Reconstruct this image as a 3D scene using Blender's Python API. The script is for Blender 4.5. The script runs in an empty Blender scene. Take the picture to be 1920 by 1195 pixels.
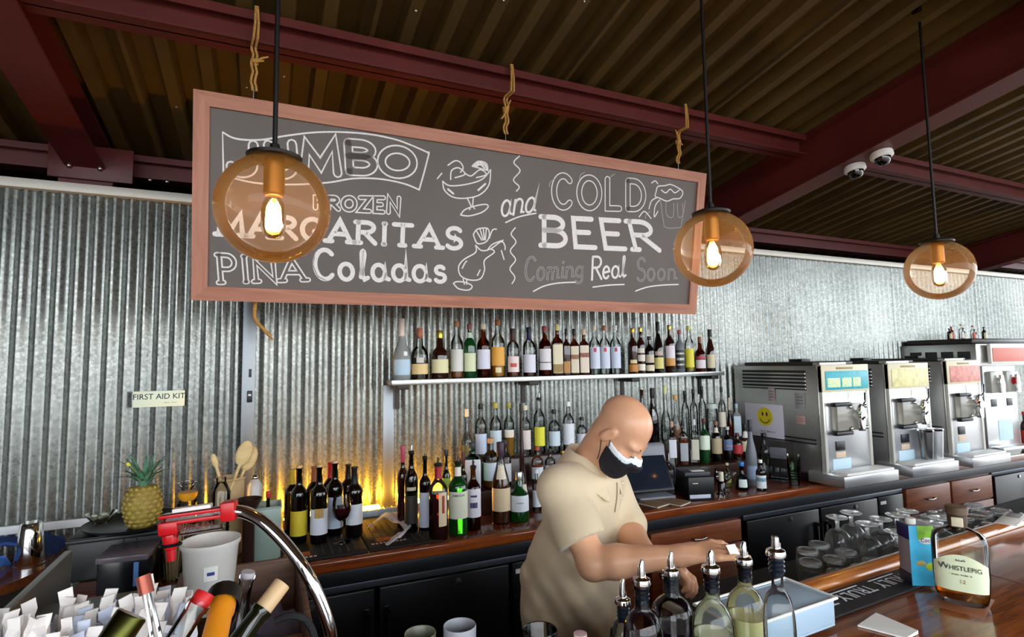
import bpy, bmesh, math, random
import numpy as np
from mathutils import Vector, Matrix
sc = bpy.context.scene; COL = sc.collection
rnd = random.Random(11)
PI = math.pi

# ------------------------------------------------------------------ camera
FOC = 1027.5; YAW, PIT, ROL = [math.radians(a) for a in (24.22, 4.55, -0.865)]
CAM = np.array([0.0, 0.0, 1.69])
_f = np.array([math.sin(YAW)*math.cos(PIT), math.cos(YAW)*math.cos(PIT), math.sin(PIT)])
_r = np.array([math.cos(YAW), -math.sin(YAW), 0.0]); _u = np.cross(_r, _f)
_R = _r*math.cos(ROL)+_u*math.sin(ROL); _U = -_r*math.sin(ROL)+_u*math.cos(ROL)
cam = bpy.data.objects.new('camera', bpy.data.cameras.new('camera')); COL.objects.link(cam)
cam.data.sensor_width = 36; cam.data.lens = 36*FOC/1920; cam.data.clip_start = .05
cam.matrix_world = Matrix(((_R[0], _U[0], -_f[0], CAM[0]), (_R[1], _U[1], -_f[1], CAM[1]), (_R[2], _U[2], -_f[2], CAM[2]), (0, 0, 0, 1)))
sc.camera = cam
# survey helpers: where a sight line through the photo meets a plane of the room
def ray(x, y): return _f+_R*(x-960)/FOC-_U*(y-597.5)/FOC
def atz(x, y, z): d = ray(x, y); return CAM+d*(z-CAM[2])/d[2]
def aty(x, y, Y): d = ray(x, y); return CAM+d*Y/d[1]
def atd(x, y, dep): return CAM+ray(x, y)*dep
def depth(p): return float((np.array(p)-CAM)@_f)
def wid(px, p):            # width in metres of something px wide at point p
    d = depth(p); l = float((np.array(p)-CAM)@_R); return px*d/FOC*math.cos(math.atan2(l, d))

# ------------------------------------------------------------------ world, light, exposure
w = bpy.data.worlds.new('sky'); sc.world = w; w.use_nodes = True
bg = w.node_tree.nodes['Background']; bg.inputs[0].default_value = (.86, .93, 1.0, 1); bg.inputs[1].default_value = 3.0
sc.view_settings.view_transform = 'Standard'; sc.view_settings.look = 'None'; sc.view_settings.gamma = 1
sc.view_settings.use_curve_mapping = False; sc.view_settings.exposure = 1.0
sc.cycles.transparent_max_bounces = 32; sc.cycles.max_bounces = 10; sc.cycles.transmission_bounces = 10
sc.cycles.sample_clamp_indirect = 8

# ------------------------------------------------------------------ materials
MATS = {}
def lin(c):
    return tuple((v/12.92 if v <= .04045 else ((v+.055)/1.055)**2.4) for v in c)
def hexc(h): return lin([int(h[i:i+2], 16)/255 for i in (0, 2, 4)])
def mat(name, col, rough=.5, metal=0, noise=0, nscale=20, bump=0, bscale=60, spec=.5, trans=0, emit=None, estr=0, coat=0, stretch=None, ior=1.45, sheen=0):
    if name in MATS: return MATS[name]
    if isinstance(col, str): col = hexc(col)
    m = bpy.data.materials.new(name); m.use_nodes = True; nt = m.node_tree; N = nt.nodes; L = nt.links
    b = N['Principled BSDF']; I = b.inputs
    I['Base Color'].default_value = (*col, 1); I['Roughness'].default_value = rough; I['Metallic'].default_value = metal
    I['Specular IOR Level'].default_value = spec; I['Transmission Weight'].default_value = trans; I['Coat Weight'].default_value = coat; I['IOR'].default_value = ior
    if sheen: I['Sheen Weight'].default_value = sheen
    if emit: I['Emission Color'].default_value = (*(hexc(emit) if isinstance(emit, str) else emit), 1); I['Emission Strength'].default_value = estr
    if noise or bump:
        tc = N.new('ShaderNodeTexCoord'); src = tc.outputs['Object']
        if stretch:
            mp = N.new('ShaderNodeMapping'); mp.inputs['Scale'].default_value = stretch; L.new(src, mp.inputs[0]); src = mp.outputs[0]
    if noise:
        n = N.new('ShaderNodeTexNoise'); n.inputs['Scale'].default_value = nscale; n.inputs['Detail'].default_value = 5; L.new(src, n.inputs['Vector'])
        r = N.new('ShaderNodeValToRGB'); r.color_ramp.elements[0].position = .3; r.color_ramp.elements[1].position = .7
        r.color_ramp.elements[0].color = (*[c*(1-noise) for c in col], 1); r.color_ramp.elements[1].color = (*[min(1, c*(1+noise)) for c in col], 1)
        L.new(n.outputs['Fac'], r.inputs[0]); L.new(r.outputs[0], I['Base Color'])
    if bump:
        n2 = N.new('ShaderNodeTexNoise'); n2.inputs['Scale'].default_value = bscale; n2.inputs['Detail'].default_value = 3; L.new(src, n2.inputs['Vector'])
        bp = N.new('ShaderNodeBump'); bp.inputs['Strength'].default_value = bump; bp.inputs['Distance'].default_value = .01; L.new(n2.outputs['Fac'], bp.inputs['Height']); L.new(bp.outputs[0], I['Normal'])
    MATS[name] = m; return m
def glass(name, tint, edge=.35, rough=.02, body=0, bodycol=None, edgecol=None, ior=1.5):
    """thin glass: tinted see-through, more mirror and deeper tint towards the rim"""
    if name in MATS: return MATS[name]
    if isinstance(tint, str): tint = hexc(tint)
    m = bpy.data.materials.new(name); m.use_nodes = True; nt = m.node_tree; N = nt.nodes; L = nt.links
    N.remove(N['Principled BSDF']); out = N['Material Output']
    lw = N.new('ShaderNodeLayerWeight'); lw.inputs[0].default_value = .25
    fr = N.new('ShaderNodeFresnel'); fr.inputs[0].default_value = ior
    mc = N.new('ShaderNodeMix'); mc.data_type = 'RGBA'
    mc.inputs[6].default_value = (*tint, 1); mc.inputs[7].default_value = (*(edgecol or [c*edge for c in tint]), 1); L.new(lw.outputs['Facing'], mc.inputs[0])
    t = N.new('ShaderNodeBsdfTransparent'); L.new(mc.outputs[2], t.inputs[0])
    g = N.new('ShaderNodeBsdfGlossy'); g.inputs[1].default_value = rough
    s = N.new('ShaderNodeMixShader'); L.new(fr.outputs[0], s.inputs[0]); L.new(t.outputs[0], s.inputs[1]); L.new(g.outputs[0], s.inputs[2])
    last = s
    if body:
        d = N.new('ShaderNodeBsdfTranslucent'); d.inputs[0].default_value = (*(hexc(bodycol) if isinstance(bodycol, str) else (bodycol or tint)), 1)
        s2 = N.new('ShaderNodeMixShader'); s2.inputs[0].default_value = body; L.new(s.outputs[0], s2.inputs[1]); L.new(d.outputs[0], s2.inputs[2]); last = s2
    L.new(last.outputs[0], out.inputs[0]); MATS[name] = m; return m
def wood(name, c1, c2, rough=.3, scale=6, axis=(.6, 9, 9), coat=0, bump=.05):
    if name in MATS: return MATS[name]
    m = bpy.data.materials.new(name); m.use_nodes = True; nt = m.node_tree; N = nt.nodes; L = nt.links; I = N['Principled BSDF'].inputs
    tc = N.new('ShaderNodeTexCoord'); mp = N.new('ShaderNodeMapping'); mp.inputs['Scale'].default_value = axis; L.new(tc.outputs['Object'], mp.inputs[0])
    n = N.new('ShaderNodeTexNoise'); n.inputs['Scale'].default_value = scale; n.inputs['Detail'].default_value = 6; n.inputs['Distortion'].default_value = .8; L.new(mp.outputs[0], n.inputs['Vector'])
    r = N.new('ShaderNodeValToRGB'); r.color_ramp.elements[0].position = .32; r.color_ramp.elements[1].position = .68
    r.color_ramp.elements[0].color = (*hexc(c1), 1); r.color_ramp.elements[1].color = (*hexc(c2), 1); L.new(n.outputs['Fac'], r.inputs[0]); L.new(r.outputs[0], I['Base Color'])
    bp = N.new('ShaderNodeBump'); bp.inputs['Strength'].default_value = bump; bp.inputs['Distance'].default_value = .01; L.new(n.outputs['Fac'], bp.inputs['Height']); L.new(bp.outputs[0], I['Normal'])
    I['Roughness'].default_value = rough; I['Coat Weight'].default_value = coat; I['Coat Roughness'].default_value = .08
    MATS[name] = m; return m
def galvanised(name):
    m = bpy.data.materials.new(name); m.use_nodes = True; nt = m.node_tree; N = nt.nodes; L = nt.links; I = N['Principled BSDF'].inputs
    tc = N.new('ShaderNodeTexCoord')
    v = N.new('ShaderNodeTexVoronoi'); v.inputs['Scale'].default_value = 75; L.new(tc.outputs['Object'], v.inputs['Vector'])
    n = N.new('ShaderNodeTexNoise'); n.inputs['Scale'].default_value = 1.3; n.inputs['Detail'].default_value = 3; L.new(tc.outputs['Object'], n.inputs['Vector'])
    mx = N.new('ShaderNodeMath'); mx.operation = 'MULTIPLY_ADD'; L.new(v.outputs['Color'], mx.inputs[0]); mx.inputs[1].default_value = .42; L.new(n.outputs['Fac'], mx.inputs[2])
    r = N.new('ShaderNodeValToRGB'); r.color_ramp.elements[0].position = .4; r.color_ramp.elements[1].position = .95
    r.color_ramp.elements[0].color = (.145, .158, .147, 1); r.color_ramp.elements[1].color = (.33, .345, .318, 1); L.new(mx.outputs[0], r.inputs[0]); L.new(r.outputs[0], I['Base Color'])
    r2 = N.new('ShaderNodeMapRange'); r2.inputs[3].default_value = .2; r2.inputs[4].default_value = .36; L.new(v.outputs['Distance'], r2.inputs[0]); L.new(r2.outputs[0], I['Roughness'])
    bp = N.new('ShaderNodeBump'); bp.inputs['Strength'].default_value = .12; bp.inputs['Distance'].default_value = .004; L.new(mx.outputs[0], bp.inputs['Height']); L.new(bp.outputs[0], I['Normal'])
    I['Metallic'].default_value = .68; MATS[name] = m; return m

GALV = galvanised('galvanised steel')
MAROON = mat('maroon steel paint', '5c2320', .42, noise=.15, nscale=3)
DECK = mat('olive brown deck paint', '57431f', .5, noise=.25, nscale=2.5)
DARKWOOD = wood('dark stained wood', '2a120b', '4a2214', .3)
BARWOOD = wood('varnished bar wood', '74371a', 'a55c2c', .18, coat=.6)
COUNTERTOP = wood('varnished counter wood', '4c1d0f', '74351c', .2, coat=.5)
CABWOOD = wood('cabinet wood', '7a3a1c', '9c5530', .35)
FRAMEWOOD = wood('sign frame wood', '9a5f48', 'b87c62', .5, scale=5)
STEEL = mat('brushed steel', (.72, .73, .74), .3, .8, noise=.06, nscale=40, stretch=(1, 1, 12))
CHROME = mat('chrome', (.8, .8, .8), .08, 1)
BLACK = mat('black plastic', '101114', .4)
BLACKM = mat('black enamel', '0d0f13', .32, noise=.2, nscale=2)
BLKRUB = mat('black rubber', '131315', .7, bump=.3, bscale=300)
WHITE = mat('white plastic', 'eceae4', .45)
PAPER = mat('white paper', 'f1efe8', .8)
RED = mat('red plastic', 'c3141b', .3)
ROPE = mat('sisal rope', 'b98a45', .9, noise=.3, nscale=200, bump=.5, bscale=220)
GLASSW = glass('glassware', (.92, .94, .94), .7, body=.12, bodycol=(.9, .92, .92), ior=1.6)  # whitish translucent share stands in for bright reflections in the glasses
CLEAR = glass('clear glass', (.93, .95, .94))
AMBERG = glass('amber tinted glass', (1.0, .95, .88), .8, body=.06, bodycol=(1.0, .74, .48), edgecol=(1.0, .96, .90), ior=1.25)

# ------------------------------------------------------------------ mesh building
def sup(c, p): return math.copysign(abs(c)**p, c)
class MB:
    def __init__(s): s.v = []; s.f = []
    def add(s, v, f, M=None):
        o = len(s.v)
        s.v += [tuple(M @ Vector(p)) if M is not None else tuple(p) for p in v]
        s.f += [tuple(i+o for i in q) for q in f]; return s
    def box(s, x0, x1, y0, y1, z0, z1, M=None):
        v = [(x, y, z) for z in (z0, z1) for y in (y0, y1) for x in (x0, x1)]
        return s.add(v, [(0, 2, 3, 1), (4, 5, 7, 6), (0, 1, 5, 4), (2, 6, 7, 3), (0, 4, 6, 2), (1, 3, 7, 5)], M)
    def bbox(s, x0, x1, y0, y1, z0, z1, b=.004, M=None, seg=2):
        bm = bmesh.new(); t = MB().box(x0, x1, y0, y1, z0, z1)
        vs = [bm.verts.new(p) for p in t.v]; [bm.faces.new([vs[i] for i in q]) for q in t.f]
        bmesh.ops.bevel(bm, geom=bm.edges[:], offset=b, segments=seg, affect='EDGES', profile=.5)
        bm.verts.index_update()
        s.add([p.co[:] for p in bm.verts], [[q.index for q in fc.verts] for fc in bm.faces], M); bm.free(); return s
    def lathe(s, prof, seg=24, M=None, a0=0, a1=2*PI, ex=None):
        """prof: (r, z); full turn or part"""
        full = abs(a1-a0-2*PI) < 1e-6; n = seg if full else seg+1; v = []; f = []
        for r, z in prof:
            for k in range(n):
                a = a0+(a1-a0)*k/seg; v.append((r*math.cos(a), r*math.sin(a), z))
        for i in range(len(prof)-1):
            for k in range(seg if full else seg):
                k2 = (k+1) % n if full else k+1
                f.append((i*n+k, i*n+k2, (i+1)*n+k2, (i+1)*n+k))
        return s.add(v, f, M)
    def tube(s, path, r, seg=10, M=None, cap=True, closed=False):
        P = [Vector(p) for p in path]; n = len(P); v = []; f = []; up = None
        R = r if isinstance(r, (list, tuple)) else [r]*n
        for i in range(n):
            if closed: t = P[(i+1) % n]-P[i-1]
            else: t = (P[min(i+1, n-1)]-P[max(i-1, 0)])
            t.normalize()
            if up is None:
                up = Vector((0, 0, 1)) if abs(t.z) < .9 else Vector((1, 0, 0))
            a = up-t*up.dot(t); a.normalize(); b = t.cross(a); up = a
            for k in range(seg):
                q = 2*PI*k/seg; v.append(P[i]+(a*math.cos(q)+b*math.sin(q))*R[i])
        for i in range(n if closed else n-1):
            j = (i+1) % n
            for k in range(seg):
                f.append((i*seg+k, i*seg+(k+1) % seg, j*seg+(k+1) % seg, j*seg+k))
        if cap and not closed:
            f.append(tuple(range(seg))[::-1]); f.append(tuple((n-1)*seg+k for k in range(seg)))
        return s.add(v, f, M)
    def prism(s, poly, z0, z1, M=None):
        n = len(poly); v = [(x, y, z0) for x, y in poly]+[(x, y, z1) for x, y in poly]
        return s.add(v, [tuple(range(n))[::-1], tuple(range(n, 2*n))]+[(i, (i+1) % n, n+(i+1) % n, n+i) for i in range(n)], M)
    def ball(s, c, r, seg=16, rings=10, M=None):
        r = r if isinstance(r, (tuple, list)) else (r, r, r)
        T = Matrix.Translation(c) @ Matrix.Diagonal((*r, 1))
        return s.lathe([(math.sin(PI*i/rings)+1e-5, -math.cos(PI*i/rings)) for i in range(rings+1)], seg, (M @ T) if M is not None else T)
    def build(s, name, m, parent=None, smooth=35, loc=None, kind=None):
        me = bpy.data.meshes.new(name); me.from_pydata(s.v, [], s.f); me.validate(); me.update()
        return obj(name, me, m, parent, smooth, loc, kind)
def obj(name, me, m, parent=None, smooth=35, loc=None, kind=None):
    if m is not None and not me.materials: me.materials.append(m)
    if smooth and me.polygons:
        me.polygons.foreach_set('use_smooth', [True]*len(me.polygons)); me.set_sharp_from_angle(angle=math.radians(smooth))
    o = bpy.data.objects.new(name, me); COL.objects.link(o)
    if parent is not None: o.parent = parent
    if loc is not None: o.location = loc
    if kind: o['kind'] = kind
    return o
def tag(o, label, cat, group=None, kind=None):
    o['label'] = label; o['category'] = cat
    if group: o['group'] = group
    if kind: o['kind'] = kind
    return o
def thing(name, label, cat, loc=(0, 0, 0), rz=0, group=None, rot=None):
    o = bpy.data.objects.new(name, None); COL.objects.link(o); o.empty_display_size = .05
    o.location = tuple(float(q) for q in loc); o.rotation_euler = rot or (0, 0, rz); return tag(o, label, cat, group)
def struct(name, label=None):
    o = bpy.data.objects.new(name, None); COL.objects.link(o); o['kind'] = 'structure'
    if label: o['label'] = label
    return o
def T(x, y, z): return Matrix.Translation((x, y, z))
def RX(a): return Matrix.Rotation(a, 4, 'X')
def RY(a): return Matrix.Rotation(a, 4, 'Y')
def RZ(a): return Matrix.Rotation(a, 4, 'Z')
_tc = {}
def text(s, size, M, bold=0, depth_=.0004, align='CENTER', sx=1):
    """flat lettering as mesh data, baseline along +x, facing +z, then moved by M"""
    key = (s, bold)
    if key not in _tc:
        c = bpy.data.curves.new('t', 'FONT'); c.body = s; c.size = 1; c.offset = bold; c.align_x = 'CENTER'; c.align_y = 'CENTER'; c.resolution_u = 3
        o = bpy.data.objects.new('t', c); COL.objects.link(o); bpy.context.view_layer.update()
        me = bpy.data.meshes.new_from_object(o.evaluated_get(bpy.context.evaluated_depsgraph_get()))
        _tc[key] = ([tuple(v.co) for v in me.vertices], [tuple(p.vertices) for p in me.polygons])
        bpy.data.objects.remove(o); bpy.data.curves.remove(c); bpy.data.meshes.remove(me)
    v, f = _tc[key]; mb = MB(); mb.add([(x*size*sx, y*size, depth_) for x, y, z in v], f, M); return mb
FACE = RX(PI/2)            # turns an xy drawing to face -y
# ------------------------------------------------------------------ the setting
WY = 3.05; CT = .92; CF = 2.325; SL = .165
def deckz(y): return 3.065+SL*(2.3-y)
mb = MB().box(-60, 60, -70, 5, -.05, 0)
mb.build('floor', mat('sealed concrete floor', '8a8178', .6, noise=.2, nscale=3), None, kind='structure')
wall = struct('wall_back', 'corrugated galvanised steel wall behind the bar')
PITCH = .0655; SH = PITCH*10
x = -.80-SH*4; k = 0
def corr_sheet(x0, x1, z0, z1, off, ph):
    m = MB(); n = max(2, int(round((x1-x0)/PITCH*8))); v = []; f = []
    for i in range(n+1):
        X = x0+(x1-x0)*i/n; Y = WY-off-.0105*math.cos(2*PI*(X-ph)/PITCH)
        v += [(X, Y, z0), (X, Y, z1)]
    f = [(2*i, 2*i+2, 2*i+3, 2*i+1) for i in range(n)]
    return m.add(v, f)
PH = -.8525
for i in range(20):
    x0 = x+i*SH; x1 = x0+SH+PITCH*.6
    corr_sheet(x0, x1, 0, 2.5, .0015+.003*(i % 2), PH).build('corrugated_sheet', GALV, wall, smooth=80)
    if -1.2 < x0 < 9:
        for zz in (.98+.02*(i % 3), 1.75, 2.44):
            for j in (0, 4):
                MB().ball((PH+PITCH*round((x0+PITCH*(j+1)-PH)/PITCH), WY-.0155, zz), .0045, 8, 5).build('screw', STEEL, wall)
MB().box(-6, 13, WY+.03, WY+.12, 0, 2.49).build('backing_board', mat('dark backing board', '1b1714', .8), wall)
MB().bbox(-6, 13, WY-.045, WY+.13, 2.484, 2.526, .003).build('trim_1', mat('pale cap flashing', 'cfcbc0', .45, .2), None, kind='structure')
# flat steel jambs beside the middle sheet
for n, (xa, xb, z0, z1) in enumerate(((-.105, -.045, .92, 2.3), (.585, .645, .92, 1.575))):
    MB().bbox(xa, xb, WY-.03, WY-.012, z0, z1, .002).build('trim_%d' % (n+2), mat('grey steel jamb', '8b9094', .4, .8), None, kind='structure')
MB().bbox(-6, -.55, WY-.03, WY-.008, 1.0, 1.035, .003).build('trim_4', mat('white ledge strip', 'd9dde0', .5), None, kind='structure')
# dark room behind, above the wall
wb = MB().box(-5, 10.4, 3.95, 4.0, 0, 3.2); wb.build('wall_rear', mat('dark rear wall', '17110e', .9), None, kind='structure')

MB().box(-5.1, -5.0, -3, 4.0, 0, 3.95).build('light_blocker_left', mat('dark light blocker', '3a332c', .8), None, kind='structure')  # unseen wall, added to shut out light from the left
MB().box(-5, 10.4, -3.1, -3.0, 3.35, 4.05).build('sky_blocker_front', mat('dark sky blocker', '33291f', .8), None, kind='structure')  # unseen header, added to block the high sky behind the camera
# ceiling: ribbed deck sheets running down to the back
ceil = struct('ceiling', 'ribbed brown steel roof deck sloping down to the back')
RP = .157; X0 = .053-RP*40
def deck_sheet(x0, nr, y0, y1):
    m = MB(); prof = []
    for r in range(nr):
        a = x0+r*RP
        prof += [(a-.025, 0), (a+.025, 0), (a+.040, .062), (a+RP-.040, .062)]
    prof.append((x0+nr*RP-.025, 0)); prof.append((x0+nr*RP+.006, 0))
    v = []
    for px_, h in prof: v += [(px_, y0, deckz(y0)+h), (px_, y1, deckz(y1)+h)]
    return m.add(v, [(2*i, 2*i+1, 2*i+3, 2*i+2) for i in range(len(prof)-1)])
for s in range(18):
    m = deck_sheet(X0+s*6*RP, 6, -3.0, 4.0)
    m.build('deck_sheet', DECK, ceil, smooth=20)
MB().add([(-6.3, -3, deckz(-3)+.08), (10.6, -3, deckz(-3)+.08), (10.6, 4, deckz(4)+.08), (-6.3, 4, deckz(4)+.08)], [(0, 1, 2, 3)]).build('roof_board', mat('roof board', '1c150d', .9), ceil)
DS = mat('deck screw', (.6, .55, .45), .3, 1)
for sx_, sy_ in ((-.10, 2.75), (.05, 2.62), (-.42, 3.0), (.373, 1.9), (.36, 2.05), (.525, 2.06), (.84, 1.9), (1.15, 1.8)):
    xr = .053+RP*round((sx_-.053)/RP); MB().ball((xr, sy_, deckz(sy_)-.002), .006, 8, 5).build('deck_screw', DS, ceil)
# steel: rafters (I beams down the slope) and purlins (channels along the wall)
def ibeam(cx, y0, y1, h, fw, name, top=0):
    b = struct(name, 'maroon painted steel roof rafter'); A = math.atan(SL)
    for nm, xa, xb, d0, d1 in (('flange', -fw/2, fw/2, h-.012, h), ('flange', -fw/2, fw/2, 0, .012), ('web', -.006, .006, .012, h-.012)):
        m = MB(); v = []
        for y in (y0, y1):
            zt = deckz(y)-.002-top
            v += [(cx+xa, y, zt-d1), (cx+xb, y, zt-d1), (cx+xb, y, zt-d0), (cx+xa, y, zt-d0)]
        m.add(v, [(0, 1, 2, 3), (4, 7, 6, 5), (0, 4, 5, 1), (1, 5, 6, 2), (2, 6, 7, 3), (3, 7, 4, 0)]); m.build(nm, MAROON, b)
    return b
RH = .30
rafters = []
for i, cx in enumerate((-4.83, -.865, 3.10, 7.07)):
    rafters.append(ibeam(cx, -3, 3.93, RH if i != 1 else .16, .17 if i == 1 else .16, 'trim_%d' % (5+i)))
def purlin(y, x0, x1, n, h=.125, fw=.055, drop=0):
    b = struct('trim_%d' % n, 'maroon painted steel purlin along the wall'); z1 = deckz(y)-.002-drop; z0 = z1-h
    MB().box(x0, x1, y-.004, y+.004, z0, z1).build('web', MAROON, b)
    MB().box(x0, x1, y-fw, y+fw, z0, z0+.008).build('flange', MAROON, b)
    MB().box(x0, x1, y-fw, y+fw, z1-.008, z1).build('flange', MAROON, b)
    MB().box(x0, x1, y-fw, y-fw+.006, z1-.035, z1-.008).build('lip', MAROON, b)
    return b
n = 9
for y in (3.56, 2.3, 1.02, -.3, -1.6):
    for xa, xb in ((-4.7, -.95), (-.78, 3.02), (3.18, 6.99), (7.15, 10.4)):
        purlin(y, xa, xb, n); n += 1
# eave connection at the left rafter: post, plate and bolts
b = struct('trim_%d' % n, 'maroon steel post and bolted plate under the left rafter')
MB().box(-.98, -.75, 3.42, 3.50, 2.45, 2.84).build('post', MAROON, b)
MB().bbox(-1.02, -.66, 3.40, 3.42, 2.66, 2.84, .003).build('plate', MAROON, b)
for bx_ in (-.93, -.80, -.60, -.52):
    MB().ball((bx_, 3.39 if bx_ < -.65 else 3.50, 2.72), .012, 10, 6).build('bolt', DS, b)
# ------------------------------------------------------------------ pendant lamps
BULB = mat('glowing bulb', (1, .8, .45), .3, emit=(1.0, .52, .13), estr=34)
FIL = mat('filament', (1, .9, .7), .3, emit=(1.0, .80, .42), estr=160)
BRASS = mat('aged brass', '8a5a2a', .35, .9)
IRON = mat('black iron', '14100e', .45, .3)
def pendant(x, label):
    y, z, R = 1.41, 2.066, .130
    t = thing('pendant_lamp', label, 'lamp', (x, y, z), 0, 'globe pendant lamps over the bar')
    prof = [(R*math.sin(a), -R*math.cos(a)) for a in [PI*i/22*.90 for i in range(23)]]; prof[0] = (1e-4, -R)
    g = MB().lathe(prof, 40).build('glass_globe', AMBERG, t, smooth=80)
    zt = -R*math.cos(PI*.90)
    MB().lathe([(1e-4, zt-.003), (.062, zt-.003), (.064, zt+.004), (.045, zt+.012), (1e-4, zt+.013)], 32).build('cap', IRON, t)
    top = deckz(y)+.062-z
    MB().tube([(0, 0, zt+.01), (0, 0, top)], .0058, 10).build('rod', IRON, t)
    MB().lathe([(.006, zt+.01), (.013, zt+.012), (.011, zt+.035), (.006, zt+.038)], 16).build('rod_collar', IRON, t)
    MB().lathe([(1e-4, top), (.03, top), (.026, top-.02), (1e-4, top-.022)], 24).build('ceiling_rose', IRON, t)
    MB().lathe([(1e-4, zt), (.024, zt), (.024, .035), (.02, .03), (1e-4, .03)], 24).build('socket', BRASS, t)
    b = MB().lathe([(.015, .03), (.024, .015), (.028, -.005), (.028, -.045), (.023, -.062), (.012, -.071), (1e-4, -.073)], 24).build('bulb', glass('bulb glass', (1, .85, .55), .7), t)
    m = MB()
    for k in range(6):
        a = 2*PI*k/6; m.tube([(.009*math.cos(a), .009*math.sin(a), .012), (.012*math.cos(a+.4), .012*math.sin(a+.4), -.043)], .0028, 6)
    m.build('filament', FIL, b)
    MB().lathe([(1e-4, .010), (.018, .006), (.022, -.02), (.021, -.05), (1e-4, -.058)], 16).build('glow_tube', BULB, b)
    return t
pendant(.011, 'amber glass globe pendant lamp in front of the left end of the chalkboard')
pendant(1.393, 'amber glass globe pendant lamp overlapping the right edge of the chalkboard')
pendant(2.702, 'amber glass globe pendant lamp hanging above the frozen drink machines')

# ------------------------------------------------------------------ chalkboard
BTL = np.array(aty(363, 168, 2.30)); BTR = np.array(aty(1322, 323, 2.30)); BBL = np.array(aty(368, 563, 2.43)); BBR = np.array(aty(1305, 580, 2.43))
b_o = BTL; b_x = np.array([1.0, 0, 0]); b_y = np.array([0, 2.30-2.43, BTL[2]-BBL[2]]); BH = float(np.linalg.norm(b_y)); b_y = b_y/BH; b_n = np.cross(b_x, b_y)
BW = float(BTR[0]-BTL[0])
def onboard(px, py):
    d = ray(px, py); t = ((b_o-CAM)@b_n)/(d@b_n); p = CAM+d*t-b_o; return (float(p@b_x), float(p@b_y))
board = thing('chalkboard_sign', 'long wood framed chalkboard advertising jumbo frozen margaritas and cold beer', 'sign', BTL)
board.matrix_world = Matrix(((b_x[0], b_y[0], b_n[0], BTL[0]), (b_x[1], b_y[1], b_n[1], BTL[1]), (b_x[2], b_y[2], b_n[2], BTL[2]), (0, 0, 0, 1)))
SLATE = mat('grey chalkboard slate', '655e5a', .6, noise=.08, nscale=2.5)
MB().box(.02, BW-.02, -BH+.02, -.02, -.022, 0).build('slate', SLATE, board)
FW = .055
def rail(poly, nm='frame_rail'):
    MB().prism(poly, -.028, .012).build(nm, FRAMEWOOD, board)
rail([(0, 0), (FW, -FW), (BW-FW, -FW), (BW, 0)]); rail([(0, -BH), (BW, -BH), (BW-FW, -BH+FW), (FW, -BH+FW)])
FRAMEV = wood('sign frame stile wood', '9a5f48', 'b87c62', .5, scale=5, axis=(9, .6, 9))
for poly in ([(0, 0), (0, -BH), (FW, -BH+FW), (FW, -FW)], [(BW, 0), (BW-FW, -FW), (BW-FW, -BH+FW), (BW, -BH)]):
    MB().prism(poly, -.028, .012).build('frame_stile', FRAMEV, board)
CHALK = mat('white chalk', 'e6e4e2', .9, noise=.10, nscale=120)
CHALK2 = mat('soft chalk', 'a6a2a0', .9, noise=.2, nscale=160)
def arc(cx, cy, rx, ry, a0, a1, n=14):
    return [(cx+rx*math.cos(math.radians(a0+(a1-a0)*i/n)), cy+ry*math.sin(math.radians(a0+(a1-a0)*i/n))) for i in range(n+1)]
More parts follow.
